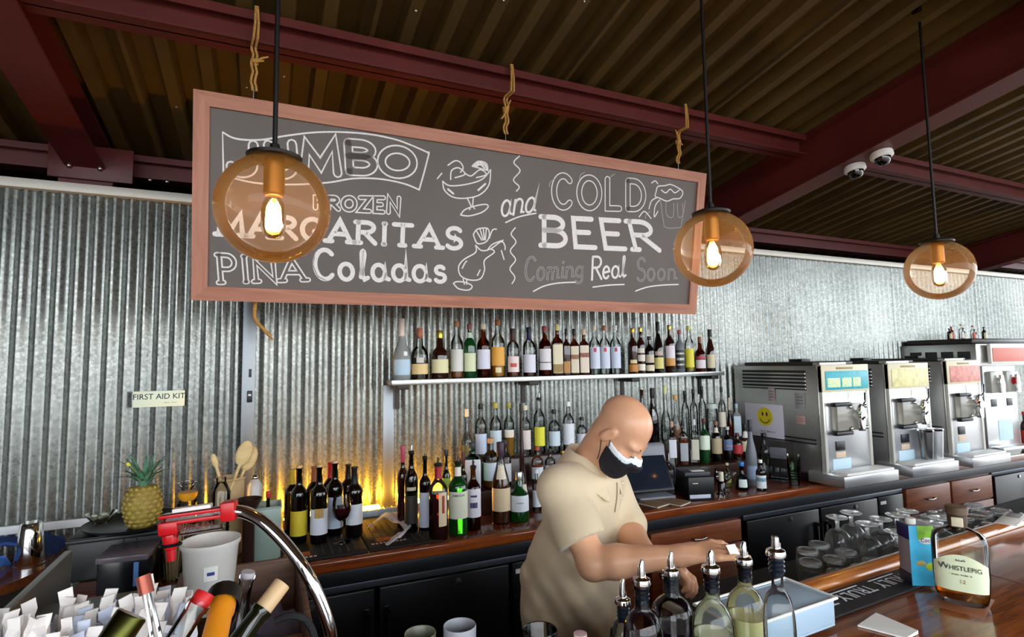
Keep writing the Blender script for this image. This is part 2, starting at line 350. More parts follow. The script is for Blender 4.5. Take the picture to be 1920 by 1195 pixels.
GL = {
 'A': (1, [[(0, 0), (.5, 1), (1, 0)], [(.2, .36), (.8, .36)]]),
 'B': (.8, [[(.08, 0), (.08, 1)], [(.08, 1)]+arc(.5, .77, .4, .23, 90, -90)+[(.08, .54)], [(.08, .54)]+arc(.55, .27, .43, .27, 90, -90)+[(.08, 0)]]),
 'C': (.9, [arc(.52, .5, .48, .5, 45, 315, 22)]),
 'D': (.85, [[(.08, 0), (.08, 1)], [(.08, 1)]+arc(.4, .5, .55, .5, 90, -90, 18)+[(.08, 0)]]),
 'E': (.75, [[(.95, 1), (.08, 1), (.08, 0), (.95, 0)], [(.08, .52), (.75, .52)]]),
 'F': (.7, [[(.95, 1), (.08, 1), (.08, 0)], [(.08, .52), (.75, .52)]]),
 'G': (.95, [arc(.5, .5, .48, .5, 45, 330, 22)+[(.95, .42), (.6, .42)]]),
 'I': (.28, [[(.5, 0), (.5, 1)]]),
 'J': (.65, [[(.75, 1), (.75, .3)]+arc(.4, .28, .35, .28, 0, -170)]),
 'L': (.65, [[(.08, 1), (.08, 0), (.95, 0)]]),
 'M': (1.15, [[(.04, 0), (.12, 1), (.5, .25), (.88, 1), (.96, 0)]]),
 'N': (.9, [[(.06, 0), (.06, 1), (.94, 0), (.94, 1)]]),
 'Ñ': (.9, [[(.06, 0), (.06, .82), (.94, 0), (.94, .82)], [(.2, .95), (.4, 1.03), (.6, .95), (.8, 1.03)]]),
 'O': (1, [arc(.5, .5, .48, .5, 0, 360, 26)]),
 'P': (.75, [[(.08, 0), (.08, 1)], [(.08, 1)]+arc(.5, .74, .42, .26, 90, -90)+[(.08, .48)]]),
 'R': (.85, [[(.08, 0), (.08, 1)], [(.08, 1)]+arc(.5, .76, .4, .24, 90, -90)+[(.08, .52)], [(.4, .52), (1, 0)]]),
 'S': (.75, [arc(.5, .75, .4, .25, 30, 270, 14)+arc(.5, .25, .44, .25, 90, -150, 14)]),
 'T': (.85, [[(.5, 0), (.5, 1)], [(.02, 1), (.98, 1)]]),
 'U': (.9, [[(.08, 1), (.08, .35)]+arc(.5, .34, .42, .34, 180, 360)+[(.92, 1)]]),
 'Z': (.85, [[(.05, 1), (.95, 1), (.05, 0), (.95, 0)]]),
 'a': (.75, [arc(.42, .27, .36, .27, 20, 360, 18)+[(.80, .52), (.80, .08), (1.0, .04)]]),
 'd': (.75, [arc(.42, .27, .36, .27, 20, 360, 18)+[(.82, 1.0), (.82, .08), (1.0, .04)]]),
 'e': (.7, [[(.1, .27), (.82, .32)]+arc(.46, .28, .36, .27, 20, 320, 18)]),
 'g': (.75, [arc(.42, .27, .36, .27, 20, 360, 18)+[(.80, .52), (.80, -.15)]+arc(.45, -.18, .35, .16, 0, -170, 8)]),
 'i': (.35, [[(.5, .52), (.5, .06), (.9, .04)], [(.5, .76), (.52, .80)]]),
 'l': (.4, [[(.2, .1), (.6, .8)]+arc(.48, .88, .14, .12, 0, 180, 6)+[(.36, .15), (.6, .02), (.95, .08)]]),
 'm': (1.05, [[(.08, 0), (.08, .52)], [(.08, .36)]+arc(.28, .36, .2, .17, 180, 0, 8)+[(.48, 0)], [(.48, .36)]+arc(.68, .36, .2, .17, 180, 0, 8)+[(.88, .06), (1, .05)]]),
 'n': (.75, [[(.1, 0), (.1, .52)], [(.1, .34)]+arc(.45, .34, .33, .2, 180, 0, 8)+[(.78, .06), (1, .05)]]),
 'o': (.75, [arc(.45, .27, .38, .27, 0, 360, 20)]),
 's': (.6, [arc(.5, .41, .3, .13, 30, 265, 10)+arc(.5, .14, .36, .14, 85, -150, 10)]),
}
def ribbons(lines, w, lift, mb=None):
    """flat chalk strokes on the slate, round at the ends"""
    mb = mb or MB()
    for pl in lines:
        P = [Vector(p) for p in pl]; n = len(P)
        closed = (P[0]-P[-1]).length < 1e-5
        v = []
        for i in range(n):
            if closed and i in (0, n-1): t = (P[1]-P[0]).normalized()+(P[-1]-P[-2]).normalized()
            elif 0 < i < n-1: t = (P[i+1]-P[i]).normalized()+(P[i]-P[i-1]).normalized()
            else: t = P[min(i+1, n-1)]-P[max(0, i-1)]
            if t.length < 1e-9: t = Vector((1, 0))
            t.normalize(); q = Vector((-t.y, t.x)); s = 1
            if 0 < i < n-1:
                c = max(.45, abs(q.dot(Vector((-(P[i]-P[i-1]).y, (P[i]-P[i-1]).x)).normalized()))); s = 1/c
            v += [(*(P[i]+q*w/2*s), lift), (*(P[i]-q*w/2*s), lift)]
        mb.add(v, [(2*i, 2*i+1, 2*i+3, 2*i+2) for i in range(n-1)])
        if not closed:
            for e in (P[0], P[-1]):
                mb.add([(e.x+w/2*math.cos(k*PI/4), e.y+w/2*math.sin(k*PI/4), lift+.00003) for k in range(8)], [tuple(range(8))])
    return mb
def glyph(ch, quad, serif=0):
    """strokes of one character mapped into a photo-surveyed quad TL,TR,BR,BL on the board"""
    TLq, TRq, BRq, BLq = quad
    st = [list(s) for s in GL[ch][1]]
    if serif:
        ex = []
        for s in st:
            for p, q in ((s[0], s[1]), (s[-1], s[-2])):
                if abs(p[1]-q[1]) > abs(p[0]-q[0])*.9 and (p[1] < .02 or p[1] > .98): ex.append([(p[0]-serif, p[1]), (p[0]+serif, p[1])])
        st += ex
    out = []
    for s in st:
        pl = []
        for x, y in s:
            px = (BLq[0]*(1-x)+BRq[0]*x)*(1-y)+(TLq[0]*(1-x)+TRq[0]*x)*y
            py = (BLq[1]*(1-x)+BRq[1]*x)*(1-y)+(TLq[1]*(1-x)+TRq[1]*x)*y
            pl.append(onboard(px, py))
        out.append(pl)
    return out
def word(s, tl, tr, br, bl, style, w, t=.005, gap=.18, serif=0, slant=0, m=None, inner=None, name='chalk_lettering'):
    W = sum(GL[c][0] for c in s)+gap*(len(s)-1); a = 0; allst = []
    for c in s:
        x0, x1 = a/W, (a+GL[c][0])/W; a += GL[c][0]+gap
        L = lambda p, q, k: (p[0]*(1-k)+q[0]*k, p[1]*(1-k)+q[1]*k)
        allst += glyph(c, (L(tl, tr, x0+slant), L(tl, tr, x1+slant), L(bl, br, x1), L(bl, br, x0)), serif)
    o = ribbons(allst, w, .0006).build(name, m or CHALK, board, smooth=0)
    if style == 'outline':
        ribbons(allst, w-2*t, .0012).build('lettering_ground', inner or SLATE, o, smooth=0)
    return o
def z4(x, y): return (360+x/2.846, 160+y/2.846)
def z5(x, y): return (800+x/3, 240+y/3)
def chalkline(pts, z, w=.006, m=None, name='chalk_drawing'):
    first = None
    for pl in pts:
        o = ribbons([[onboard(*z(*p)) for p in pl]], w, .0006).build(name if first is None else 'chalk_stroke', m or CHALK, first or board, smooth=0); first = first or o
    return first
def spl(pts, n=6):
    P = [Vector(p) for p in pts]; out = []
    for i in range(len(P)-1):
        a, b, c, d = P[max(i-1, 0)], P[i], P[i+1], P[min(i+2, len(P)-1)]
        for k in range(n):
            t = k/n; out.append(tuple(.5*((2*b)+(c-a)*t+(2*a-5*b+4*c-d)*t*t+(3*b-a-3*c+d)*t**3)))
    out.append(tuple(P[-1])); return out
# banner with JUMBO
chalkline([[(163, 250), (168, 480)]+spl([(168, 480), (330, 520), (520, 530), (720, 520), (860, 498), (1000, 500), (1130, 525), (1212, 558)])+[(1240, 460), (1265, 362)]+spl([(1265, 362), (1170, 320), (1080, 288), (950, 262), (800, 250), (650, 252), (500, 270), (380, 290), (280, 291), (215, 279), (163, 250)])], z4, .007)
for c, q in (('J', ((215, 322), (365, 318), (365, 478), (195, 462))), ('U', ((395, 318), (545, 312), (560, 478), (415, 478))), ('M', ((590, 325), (780, 305), (785, 470), (590, 460))), ('B', ((820, 305), (975, 318), (970, 465), (830, 458))), ('O', ((1010, 335), (1185, 350), (1185, 482), (1005, 470)))):
    o = ribbons(glyph(c, [z4(*p) for p in q]), .040, .0006).build('chalk_lettering', CHALK, board, smooth=0)
    ribbons(glyph(c, [z4(*p) for p in q]), .026, .0012).build('lettering_ground', SLATE, o, smooth=0)
word('FROZEN', z4(655, 597), z4(1108, 602), z4(1105, 682), z4(655, 655), 'outline', .022, .0055, gap=.32)
word('MARGARITAS', (409, 400), (868, 429), (866, 467), (409, 439), 'fill', .020, gap=.26, serif=.16)
word('PIÑA', (408, 478), (568, 488), (572, 525), (412, 530), 'outline', .022, .006, gap=.26, serif=.14)
word('Coladas', (588, 468), (838, 476), (838, 529), (590, 523), 'fill', .019, gap=.14, m=CHALK)
chalkline([[(655, 900), (645, 960), (670, 1020), (720, 1045)]], z4, .004, CHALK2)
chalkline([spl([(522, 158), (490, 195), (525, 240), (488, 292), (520, 330), (505, 356)]), spl([(498, 562), (475, 598), (502, 642), (470, 692), (500, 742), (468, 792), (496, 840), (480, 876)])], z5, .006)
word('and', z5(425, 335), z5(640, 318), z5(610, 470), z5(415, 500), 'fill', .011, gap=.05, slant=.02)
chalkline([spl([(445, 532), (520, 500), (615, 480)])], z5, .007)
word('COLD', z5(712, 265), z5(1225, 305), z5(1225, 458), z5(712, 445), 'outline', .034, .0055, gap=.30)
word('BEER', z5(650, 500), z5(1262, 532), z5(1310, 690), z5(650, 660), 'fill', .026, gap=.24, serif=.15)
word('Coming', z5(560, 725), z5(895, 735), z5(885, 835), z5(550, 862), 'outline', .012, .0035, gap=.10, m=CHALK2)
word('Real', z5(930, 725), z5(1125, 722), z5(1120, 838), z5(925, 855), 'fill', .012, gap=.06)
word('Soon', z5(1185, 730), z5(1408, 750), z5(1405, 850), z5(1180, 862), 'outline', .012, .0035, gap=.12, m=CHALK2)
chalkline([spl([(600, 920), (660, 890), (740, 873), (840, 868)]), spl([(935, 896), (1020, 885), (1110, 881)]), spl([(1175, 918), (1240, 896), (1320, 885), (1415, 881)])], z5, .007)
# margarita glass, hurricane glass and foaming mug
chalkline([spl([(90, 300), (130, 325), (220, 318), (310, 290), (360, 235)]), spl([(90, 300), (100, 350), (150, 390), (225, 395), (300, 375), (350, 320), (360, 235)]), [(228, 395), (250, 440), (240, 460)], [(262, 393), (258, 440), (270, 455)], spl([(190, 490), (215, 460), (270, 440), (330, 430), (345, 445), (310, 475), (240, 495), (190, 490)]), spl([(135, 290), (140, 240), (180, 225), (215, 260), (160, 280)]), spl([(120, 210), (160, 185), (190, 195), (205, 225), (190, 250)]), spl([(255, 215), (290, 188), (335, 200), (345, 240)]), [(255, 215), (345, 240)], spl([(215, 255), (250, 270), (300, 235), (335, 262), (280, 280)]), [(60, 285), (85, 255)]], z5, .006)
chalkline([spl([(265, 215), (295, 195), (330, 210), (338, 232)]), spl([(275, 220), (300, 205), (325, 225)]), spl([(120, 345), (150, 370)]), spl([(290, 350), (330, 315)])], z5, .009)
chalkline([spl([(275, 660), (275, 700), (210, 740), (180, 780), (190, 830), (240, 855), (300, 850), (325, 800), (325, 745), (380, 700), (360, 680)]), spl([(275, 660), (310, 690), (360, 680), (420, 640), (440, 665), (440, 685)]), spl([(150, 875), (170, 865), (220, 870), (255, 890), (235, 912), (180, 905), (150, 875)]), [(205, 850), (212, 880)], [(225, 855), (225, 880)], spl([(262, 600), (285, 570), (340, 565), (352, 600), (335, 640), (285, 650), (262, 600)]), spl([(352, 620), (370, 575), (392, 570)]), spl([(340, 690), (370, 655), (430, 632)]), [(420, 690), (435, 740)], spl([(200, 790), (215, 760), (225, 750)]), [(300, 800), (285, 830)]], z5, .006)
chalkline([[(300, 570), (318, 630)], [(318, 568), (325, 630)], [(335, 570), (330, 630)], [(280, 580), (310, 632)]], z5, .006)
chalkline([spl([(1290, 360), (1300, 330), (1340, 325), (1370, 318), (1410, 335), (1440, 360), (1425, 395), (1385, 400), (1350, 412), (1310, 395), (1285, 385), (1290, 360)]), spl([(1300, 390), (1265, 410), (1250, 455)]), spl([(1310, 405), (1285, 440), (1280, 500), (1300, 470)]), spl([(1265, 310), (1285, 298), (1300, 315)]), spl([(1195, 500), (1225, 470), (1262, 510)]), spl([(1320, 350), (1345, 365), (1370, 345), (1395, 365), (1420, 350)])], z5, .006)
chalkline([[(1315, 410), (1335, 555), (1365, 565), (1430, 560), (1455, 410)], spl([(1345, 420), (1350, 490), (1385, 500), (1390, 425)]), spl([(1410, 425), (1415, 500), (1440, 490), (1440, 425)])], z5, .004, CHALK2)
for xs, ys in ((690, 290), (1030, 260), (1230, 470), (860, 250)):
    chalkline([spl([(xs, ys+40), (xs+5, ys+15), (xs+28, ys)])], z5, .004, CHALK2)

# ropes that hang the board from the purlin, each with a knot and tail
PB = deckz(2.3)-.127
def hang_rope(px, label, tail, seed):
    r = random.Random(seed); u, v = onboard(px, 200+(px-475)*.16); X = float(b_o[0]+u)
    t = thing('hanging_rope', label, 'rope', (X, 2.29, BTL[2]+.03), 0, 'ropes holding the chalkboard')
    h = PB-BTL[2]-.03; top = h+.13
    for s in (-1, 1):
        path = [(s*.007+.004*math.sin(k*1.7+seed), -.012 if k > 2 else 0, k/10*h) for k in range(11)]
        path += [(s*.007+.005, -.075, h+.0), (s*.006+.008, -.072, h+.06), (.006+s*.003, -.068, top)]
        MB().tube(path, .0050, 8).build('strand', ROPE, t, smooth=80)
    MB().tube([(.0105*math.cos(q), .0105*math.sin(q)-.006, h*.62+.003*q/PI) for q in [i*.5 for i in range(32)]], .005, 8).build('knot', ROPE, t, smooth=80)
    for a, b_, c in tail:
        MB().tube([(0, -.015, h*.62), (a*.5, -.02, h*.62+b_*.6), (a, -.02, h*.62+b_)], [.005, .0045, .003], 8).build('tail', ROPE, t, smooth=80)
    MB().tube([(.0, 0, -.032), (.0, 0, 0), (.008, 0, .006), (0, 0, .013), (-.008, 0, .006), (0, 0, 0)], .0018, 6).build('screw_eye', STEEL, t)
hang_rope(475, 'frayed rope tied to the left end of the chalkboard', [(.05, .03, 0), (.035, .01, 0)], 1)
hang_rope(946, 'looped rope tied to the middle of the chalkboard top', [(-.03, -.05, 0), (.02, .05, 0)], 2)
hang_rope(1269, 'thin rope tied to the right end of the chalkboard', [(-.03, .07, 0), (.02, -.01, 0)], 3)
p0 = aty(480, 570, 2.45); p1 = aty(508, 632, 2.49)
t = thing('rope_end', 'loose rope end dangling below the left of the chalkboard', 'rope', p1)
dv = np.array(p0)-np.array(p1)
MB().tube(spl([(float(dv[0]), float(dv[1]), float(dv[2])+.03), (float(dv[0])-.004, 0, float(dv[2])*.6), (float(dv[0])*.5, 0, float(dv[2])*.25), (0, 0, 0)]), .0075, 8).build('rope_strand', ROPE, t, smooth=80)
for k in range(5):
    MB().tube([(0, 0, 0), (.012*math.cos(k*1.3), .004*k-.01, -.012-.004*(k % 3))], .0018, 5).build('frayed_fibre', ROPE, t)

# security cameras under the right rafter
DOME = mat('smoked dome', '0c0a0a', .08, coat=1)
for (px, py), lab in (((1600, 290), 'white dome security camera on the rafter, the lower one of two'), ((1650, 264), 'white dome security camera on the rafter, the upper one of two')):
    yy = 2.33 if px < 1620 else 2.13
    zc = deckz(yy)-.002-RH
    for it in range(12):     # walk along the flange to the surveyed sight line
        d = ray(px, py); tt = (3.13)/d[0]; yy = float(d[1]*tt)
    zc = deckz(yy)-.004-RH
    t = thing('security_camera', lab, 'camera', (3.13, yy, zc), 0, 'dome cameras on the rafter', rot=(-math.atan(SL), 0, 0))
    MB().lathe([(1e-4, 0), (.055, 0), (.058, -.006), (.058, -.026), (.05, -.034), (.043, -.036)], 32).build('housing', WHITE, t)
    MB().lathe([(.043, -.034), (.041, -.046), (.034, -.062), (.02, -.074), (1e-4, -.078)], 28).build('dome', DOME, t, smooth=80)
    MB().ball((.01, -.015, -.062), .012, 12, 8).build('lens', mat('lens grey', '9a9a9a', .2, .6), t)
def scribble(par, x0, x1, y, z, h, n, m=None):
    """small unreadable print: uneven little strokes in a row"""
    r = random.Random(int((x1+z)*1e4)); mb = MB(); w_ = (x1-x0)/n
    for k in range(n):
        if k % 5 == 4: continue
        a = x0+k*w_; hh = h*(.6+.4*r.random()); mb.box(a, a+w_*.25, y-.0004, y, z-h/2, z-h/2+hh); mb.box(a, a+w_*.75, y-.0004, y, z-h/2+hh*.4*r.random(), z-h/2+hh*.4*r.random()+h*.22)
    return mb.build('small_print', m or mat('dark print', '2a2a28', .7), par, smooth=0, kind='stuff')
# ------------------------------------------------------------------ back counter and what is under it
ct = thing('back_counter_top', 'long varnished wooden back counter top along the corrugated wall', 'counter', (0, 0, CT))
MB().bbox(-.60, 6.6, CF+.012, WY-.035, -.04, 0, .004).build('slab', COUNTERTOP, ct)
MB().bbox(-.60, 6.6, CF, CF+.03, -.048, .001, .010, seg=3).build('edge_band', wood('edge band wood', '6d2d12', '9a4d20', .22, coat=.5), ct)
MB().bbox(-.60, 6.6, CF+.015, CF+.05, -.105, -.05, .003).build('apron', mat('grey steel apron', '26282d', .4, .4), ct)
LOCK = mat('lock metal', (.75, .75, .75), .25, 1)
def fridge(x0, x1, doors, vent, label):
    t = thing('bar_fridge', label, 'refrigerator', (x0, CF+.02, 0)); w_ = x1-x0
    MB().box(0, w_, .03, .62, .06, .815).build('body', BLACKM, t)
    MB().bbox(0, w_, .0, .05, .785, .812, .003).build('top_rail', mat('dark top rail', '4b5058', .35, .6), t)
    for sx_ in (.06, w_-.06):
        MB().lathe([(.02, 0), (.02, .06), (1e-4, .06)], 12, T(sx_, .1, 0)).build('foot', BLACK, t)
    for a, b_, hs in doors:
        d = MB().bbox(a-x0+.004, b_-x0-.004, -.012, .035, .11, .782, .006).build('door', BLACKM, t)
        hx = (b_-x0-.035) if hs > 0 else (a-x0+.035)
        MB().tube([(hx, -.012, .70), (hx, -.045, .69), (hx, -.045, .35), (hx, -.012, .34)], .009, 10).build('handle', mat('dark steel handle', '3b3d42', .25, .9), d)
        MB().bbox(hx-.012, hx+.012, -.02, -.011, .33, .71, .003).build('handle_plate', mat('dark steel handle', '3b3d42', .25, .9), d)
        MB().lathe([(.012, 0), (.012, .006), (1e-4, .007)], 16, T((a+b_)/2-x0+.05, -.012, .755) @ RX(PI/2)).build('lock', LOCK, d)
    a, b_ = vent
    v = MB().bbox(a-x0+.004, b_-x0-.004, -.008, .03, .11, .782, .004).build('vent_panel', BLACKM, t)
    for k in range(14):
        MB().box(a-x0+.02, b_-x0-.02, -.013, -.006, .16+k*.036, .176+k*.036).build('louvre', BLACK, v)
    MB().bbox(a-x0+.02, a-x0+.075, -.011, -.007, .735, .755, .001).build('badge', WHITE, v)
    return t
fridge(-.17, 1.15, ((-.16, .425, 1), (.435, 1.02, -1)), (1.03, 1.145), 'black two door bar fridge under the counter left of the bartender')
fridge(2.455, 3.885, ((2.465, 3.06, 1), (3.07, 3.61, -1)), (3.62, 3.88), 'black two door bar fridge under the counter right of the bartender')
fridge(4.96, 6.4, ((4.97, 5.55, 1), (5.56, 6.1, -1)), (6.11, 6.39), 'black bar fridge at the far right end of the back counter')
PULL = mat('pewter pull', '8a8680', .25, .95)
def cabinet(x0, x1, cols, label, drawer_h=.16):
    t = thing('base_cabinet', label, 'cabinet', (x0, CF+.02, 0)); w_ = x1-x0
    MB().box(0, w_, .01, .62, .08, .815).build('carcass', DARKWOOD, t)
    MB().box(0, w_, .07, .60, 0, .08).build('plinth', BLACK, t)
    for a, b_ in cols:
        a -= x0; b_ -= x0
        d = MB().bbox(a+.006, b_-.006, -.012, .012, .80-drawer_h, .802, .004).build('drawer', CABWOOD, t)
        cx = (a+b_)/2; zc = .80-drawer_h/2
        MB().tube([(cx-.045, -.012, zc), (cx-.04, -.03, zc), (cx, -.036, zc-.003), (cx+.04, -.03, zc), (cx+.045, -.012, zc)], .005, 8).build('pull', PULL, d)
        d2 = MB().bbox(a+.006, b_-.006, -.012, .012, .10, .79-drawer_h, .004).build('door', CABWOOD, t)
        MB().bbox(a+.06, b_-.06, -.016, -.010, .16, .73-drawer_h, .003).build('door_panel', CABWOOD, d2)
        s_ = 1 if cx < w_/2 else -1
        MB().ball(((b_ if s_ > 0 else a)-s_*.05, -.028, .60), .013, 10, 8).build('knob', PULL, d2)
cabinet(1.17, 2.445, ((1.19, 1.75), (1.80, 2.43)), 'brown wooden base cabinet behind the bartender with drawers', .11)
cabinet(3.895, 4.95, ((3.90, 4.41), (4.42, 4.94)), 'orange brown wooden base cabinet under the frozen drink machines')
# wall shelf with brackets
SHZ = 1.604
t = thing('wall_shelf', 'narrow metal edged glass shelf of liquor bottles on the corrugated wall', 'shelf', (0, 0, SHZ))
MB().bbox(.60, 2.86, 2.845, WY-.035, -.022, 0, .003).build('board', mat('pale grey shelf', '9da3a3', .25, .5), t)
MB().bbox(.595, 2.865, 2.840, 2.852, -.025, .002, .002).build('edge_trim', mat('bright shelf edge', 'c9cecd', .25, .8), t)
for bx_ in (.66, 1.42, 2.14, 2.80):
    b_ = MB().bbox(bx_-.03, bx_+.03, 2.86, WY-.035, -.05, -.022, .003).build('bracket', mat('dark bracket', '35322f', .5, .4), t)
    MB().box(bx_-.012, bx_+.012, WY-.045, WY-.033, -.16, -.05).build('bracket_leg', mat('dark bracket', '35322f', .5, .4), b_)
# first aid sign and latch
p = aty(299, 748, WY-.012)
t = thing('first_aid_sign', 'pale plastic sign reading first aid kit on the corrugated wall', 'sign', (float(p[0]), WY-.0145, float(p[2])))
MB().bbox(-.103, .103, -.004, .0, -.037, .037, .001).build('plate', mat('cream sign plastic', 'e9efd2', .4), t)
INK = mat('dark print', '2a2a28', .7)
text('FIRST AID KIT', .036, T(0, -.0042, .010) @ FACE, .006, sx=.95).build('lettering', INK, t, smooth=0)
scribble(t, .018, .075, -.0042, -.018, .004, 9)
p = aty(462, 744, WY-.03)
t = thing('door_latch', 'small black latch on the grey steel jamb', 'latch', (-.068, WY-.03, float(p[2])))
MB().bbox(-.012, .012, -.018, 0, -.028, .028, .003).build('case', BLACK, t)
MB().lathe([(.007, 0), (.007, .006), (1e-4, .007)], 12, T(0, -.018, .006) @ RX(PI/2)).build('bolt_knob', PULL, t)
MB().bbox(-.006, .006, -.007, 0, .095, .135, .001).build('keeper', BLACK, t)

# amber light bars behind the bottles
AMB = mat('amber light diffuser', (1, .6, .1), .4, emit=(1.0, .45, .03), estr=60)
for xa, xb, yy, zz, lab in ((.09, .56, 2.91, CT, 'amber light bar on the counter behind the wine bottles'), (.70, 1.02, 2.93, CT, 'amber light bar on the counter behind the liquor bottles')):
    t = thing('light_bar', lab, 'light', (xa, yy, zz), 0, 'amber light bars')
    MB().bbox(0, xb-xa, 0, .04, 0, .03, .003).build('housing', WHITE, t)
    MB().bbox(.008, xb-xa-.008, .006, .042, .03, .044, .004).build('diffuser', AMB, t)
t = thing('drip_channel', 'pale blue slotted plastic channel on the counter against the wall', 'channel', (.38, 2.885, CT))
MB().bbox(0, .27, 0, .04, 0, .032, .004).build('body', mat('pale blue plastic', 'b7d3e2', .35), t)
for k in range(6):
    MB().bbox(.02+k*.042, .024+k*.042, -.002, .042, .012, .036, .001).build('rib', WHITE, t)
# stepped riser for the back rows
t = thing('bottle_riser', 'two step dark wooden bottle riser on the back counter', 'riser', (0, 0, CT+.0005))
R1, R2 = 1.03, 1.15
MB().bbox(1.0, 3.0, 2.66, 2.845, 0, R1-CT, .003).build('lower_step', DARKWOOD, t)
MB().bbox(.98, 3.0, 2.85, 3.005, 0, R2-CT, .003).build('upper_step', DARKWOOD, t)

# ------------------------------------------------------------------ frozen drink machines
TEAL = mat('teal sign print', '27a6b5', .4, noise=.15, nscale=30); YEL = mat('yellow print', 'e8d64a', .5); CREAM = mat('cream sign print', 'e6dba0', .5, noise=.2, nscale=25); PINK = mat('pale red sign print', 'd98f82', .5, noise=.25, nscale=25)
BLUEPAPER = mat('pale blue notice', 'c4dcea', .7)
STEELD = mat('side panel steel', (.58, .58, .56), .33, .9, noise=.08, nscale=30, stretch=(1, 12, 1))
def machine(x0, w_, label, sign, extra, ztop=1.64):
    y0 = 2.30; t = thing('frozen_drink_machine', label, 'drink machine', (x0, y0, CT+.0), 0, 'frozen drink machines on the back counter'); H = ztop-CT
    MB().bbox(0, w_, .02, .68, .05, H, .006).build('cabinet', STEELD, t)
    lv = MB().bbox(-.004, 0, .10, .60, H-.155, H-.03, .001).build('side_vent', mat('vent dark', '2a2a2a', .5), t)
    for k in range(5):
        MB().bbox(-.012, -.002, .10, .60, H-.148+k*.023, H-.138+k*.023, .001, RY(0)).build('louvre', STEELD, lv)
    for k in range(2):
        MB().bbox(-.007, .0, .05, .62, .235+k*.024, .243+k*.024, .001).build('lower_slot', BLACK, t)
    MB().bbox(-.004, .0, .018, .022, .06, H-.02, .001).build('panel_seam', CHROME, t)
    # front frame and plate
    for xa in (0, w_-.025):
        MB().bbox(xa, xa+.025, -.006, .03, .07, H, .003).build('front_rail', mat('bright front rail', 'd8d5cb', .3, .4), t)
    MB().bbox(.025, w_-.025, .0, .024, .07, H, .002).build('front_plate', STEEL, t)
    hd = MB().bbox(.0, w_, -.008, .02, H-.165, H+.004, .003).build('header', mat('header plate', 'd9cfae', .4), t)
    sg = MB().bbox(.03, w_-.012, -.012, -.007, H-.15, H-.035, .001).build('header_sign', sign, hd)
    MB().bbox(w_*.3, w_*.66, -.0095, -.0075, H-.025, H-.012, .001).build('maker_plate', mat('maker plate', 'a08a5a', .5), hd)
    if extra: extra(sg, w_, H)
    # barrel door and spigot
    MB().bbox(w_*.55, w_*.93, -.004, .004, H-.33, H-.175, .002).build('inner_panel', STEEL, t)
    d = MB().bbox(w_*.16, w_*.70, -.045, -.001, H-.40, H-.235, .012).build('barrel_door', mat('cloudy acrylic', 'b6b2a6', .12, trans=.4), t)
    for zz in (H-.238, H-.412):
        MB().bbox(w_*.10, w_*.45, -.055, -.02, zz-.012, zz+.012, .006).build('clamp', BLACK, d)
    MB().lathe([(1e-4, 0), (.034, 0), (.036, .02), (.03, .05), (1e-4, .055)], 20, T(w_*.55, -.045, H-.31) @ RX(PI/2)).build('hub', CHROME, d)
    MB().lathe([(1e-4, 0), (.022, 0), (.024, .06), (.02, .13), (.012, .16), (1e-4, .165)], 18, T(w_*.55, -.075, H-.40)).build('spigot', CHROME, d)
    MB().tube([(w_*.55, -.085, H-.25), (w_*.53, -.11, H-.22), (w_*.50, -.12, H-.165)], .006, 8).build('tap_lever', CHROME, d)
    for q in range(4):
        MB().ball((w_*(.40 if q % 2 else .72), -.052, H-.255-.13*(q//2)), .013, 10, 8).build('wing_nut', CHROME, d)
    # switch, notices, drip tray
    MB().bbox(w_*.22, w_*.40, -.008, .0, H-.52, H-.465, .002).build('switch', BLACK, t)
    MB().bbox(w_*.22, w_*.42, -.003, .0, H-.565, H-.53, .001).build('sticker', mat('beige sticker', 'd3b9a0', .6), t)
    MB().bbox(w_*.14, w_*.52, -.004, .0, .085, .15, .001).build('notice', BLUEPAPER, t)
    tr = MB().bbox(-.03, w_+.03, -.135, .10, .012, .075, .004).build('drip_tray', STEEL, t)
    MB().bbox(.02, w_+.015, -.12, -.01, .074, .088, .004).build('splash_grid', WHITE, tr)
    # lid on top
    l = MB().bbox(.02, w_-.06, .05, .60, H, H+.022, .006).build('lid', mat('dark lid', '2c2825', .4), t)
    MB().bbox(w_*.45, w_*.65, .28, .38, H+.02, H+.042, .004).build('lid_knob', BLACK, l)
    MB().bbox(w_*.0, w_*.55, .0, .05, H, H+.02, .004).build('top_lip', STEELD, t)
    return t
def sign_teal(s, w_, H):
    for xa, xb in ((.10, .36), (.40, .60), (.63, .80)):
        MB().bbox(w_*xa, w_*xb, -.0135, -.0118, H-.135, H-.078, .0006).build('sign_panel', mat('pale lime print', 'd3e8b4', .5, noise=.2, nscale=60), s)
machine(3.094, .443, 'steel frozen drink machine with teal header sign and a smiley notice on its side', TEAL, sign_teal)
machine(3.738, .438, 'steel frozen drink machine with pale yellow header sign, second of the row', CREAM, None)
machine(4.396, .415, 'steel frozen drink machine with pale red header sign, third of the row', PINK, None, 1.65)
# cups in the second machine
for k, xx in enumerate((4.005, 4.115)):
    t = thing('shaker_cup', ['dark steel shaker cup on the drip tray of the second machine, left one', 'shiny steel shaker cup on the drip tray of the second machine, right one'][k], 'cup', (xx, 2.243, CT+.0885), 0, 'cups on the second machine')
    MB().lathe([(1e-4, 0), (.033, 0), (.045, .19), (.047, .192), (.043, .19), (.031, .006), (1e-4, .006)], 24).build('shell', STEEL if k else mat('dark steel', (.3, .3, .3), .25, 1), t)
    MB().lathe([(.0455, .18), (.048, .188), (.0455, .194)], 24).build('rim', CHROME, t)
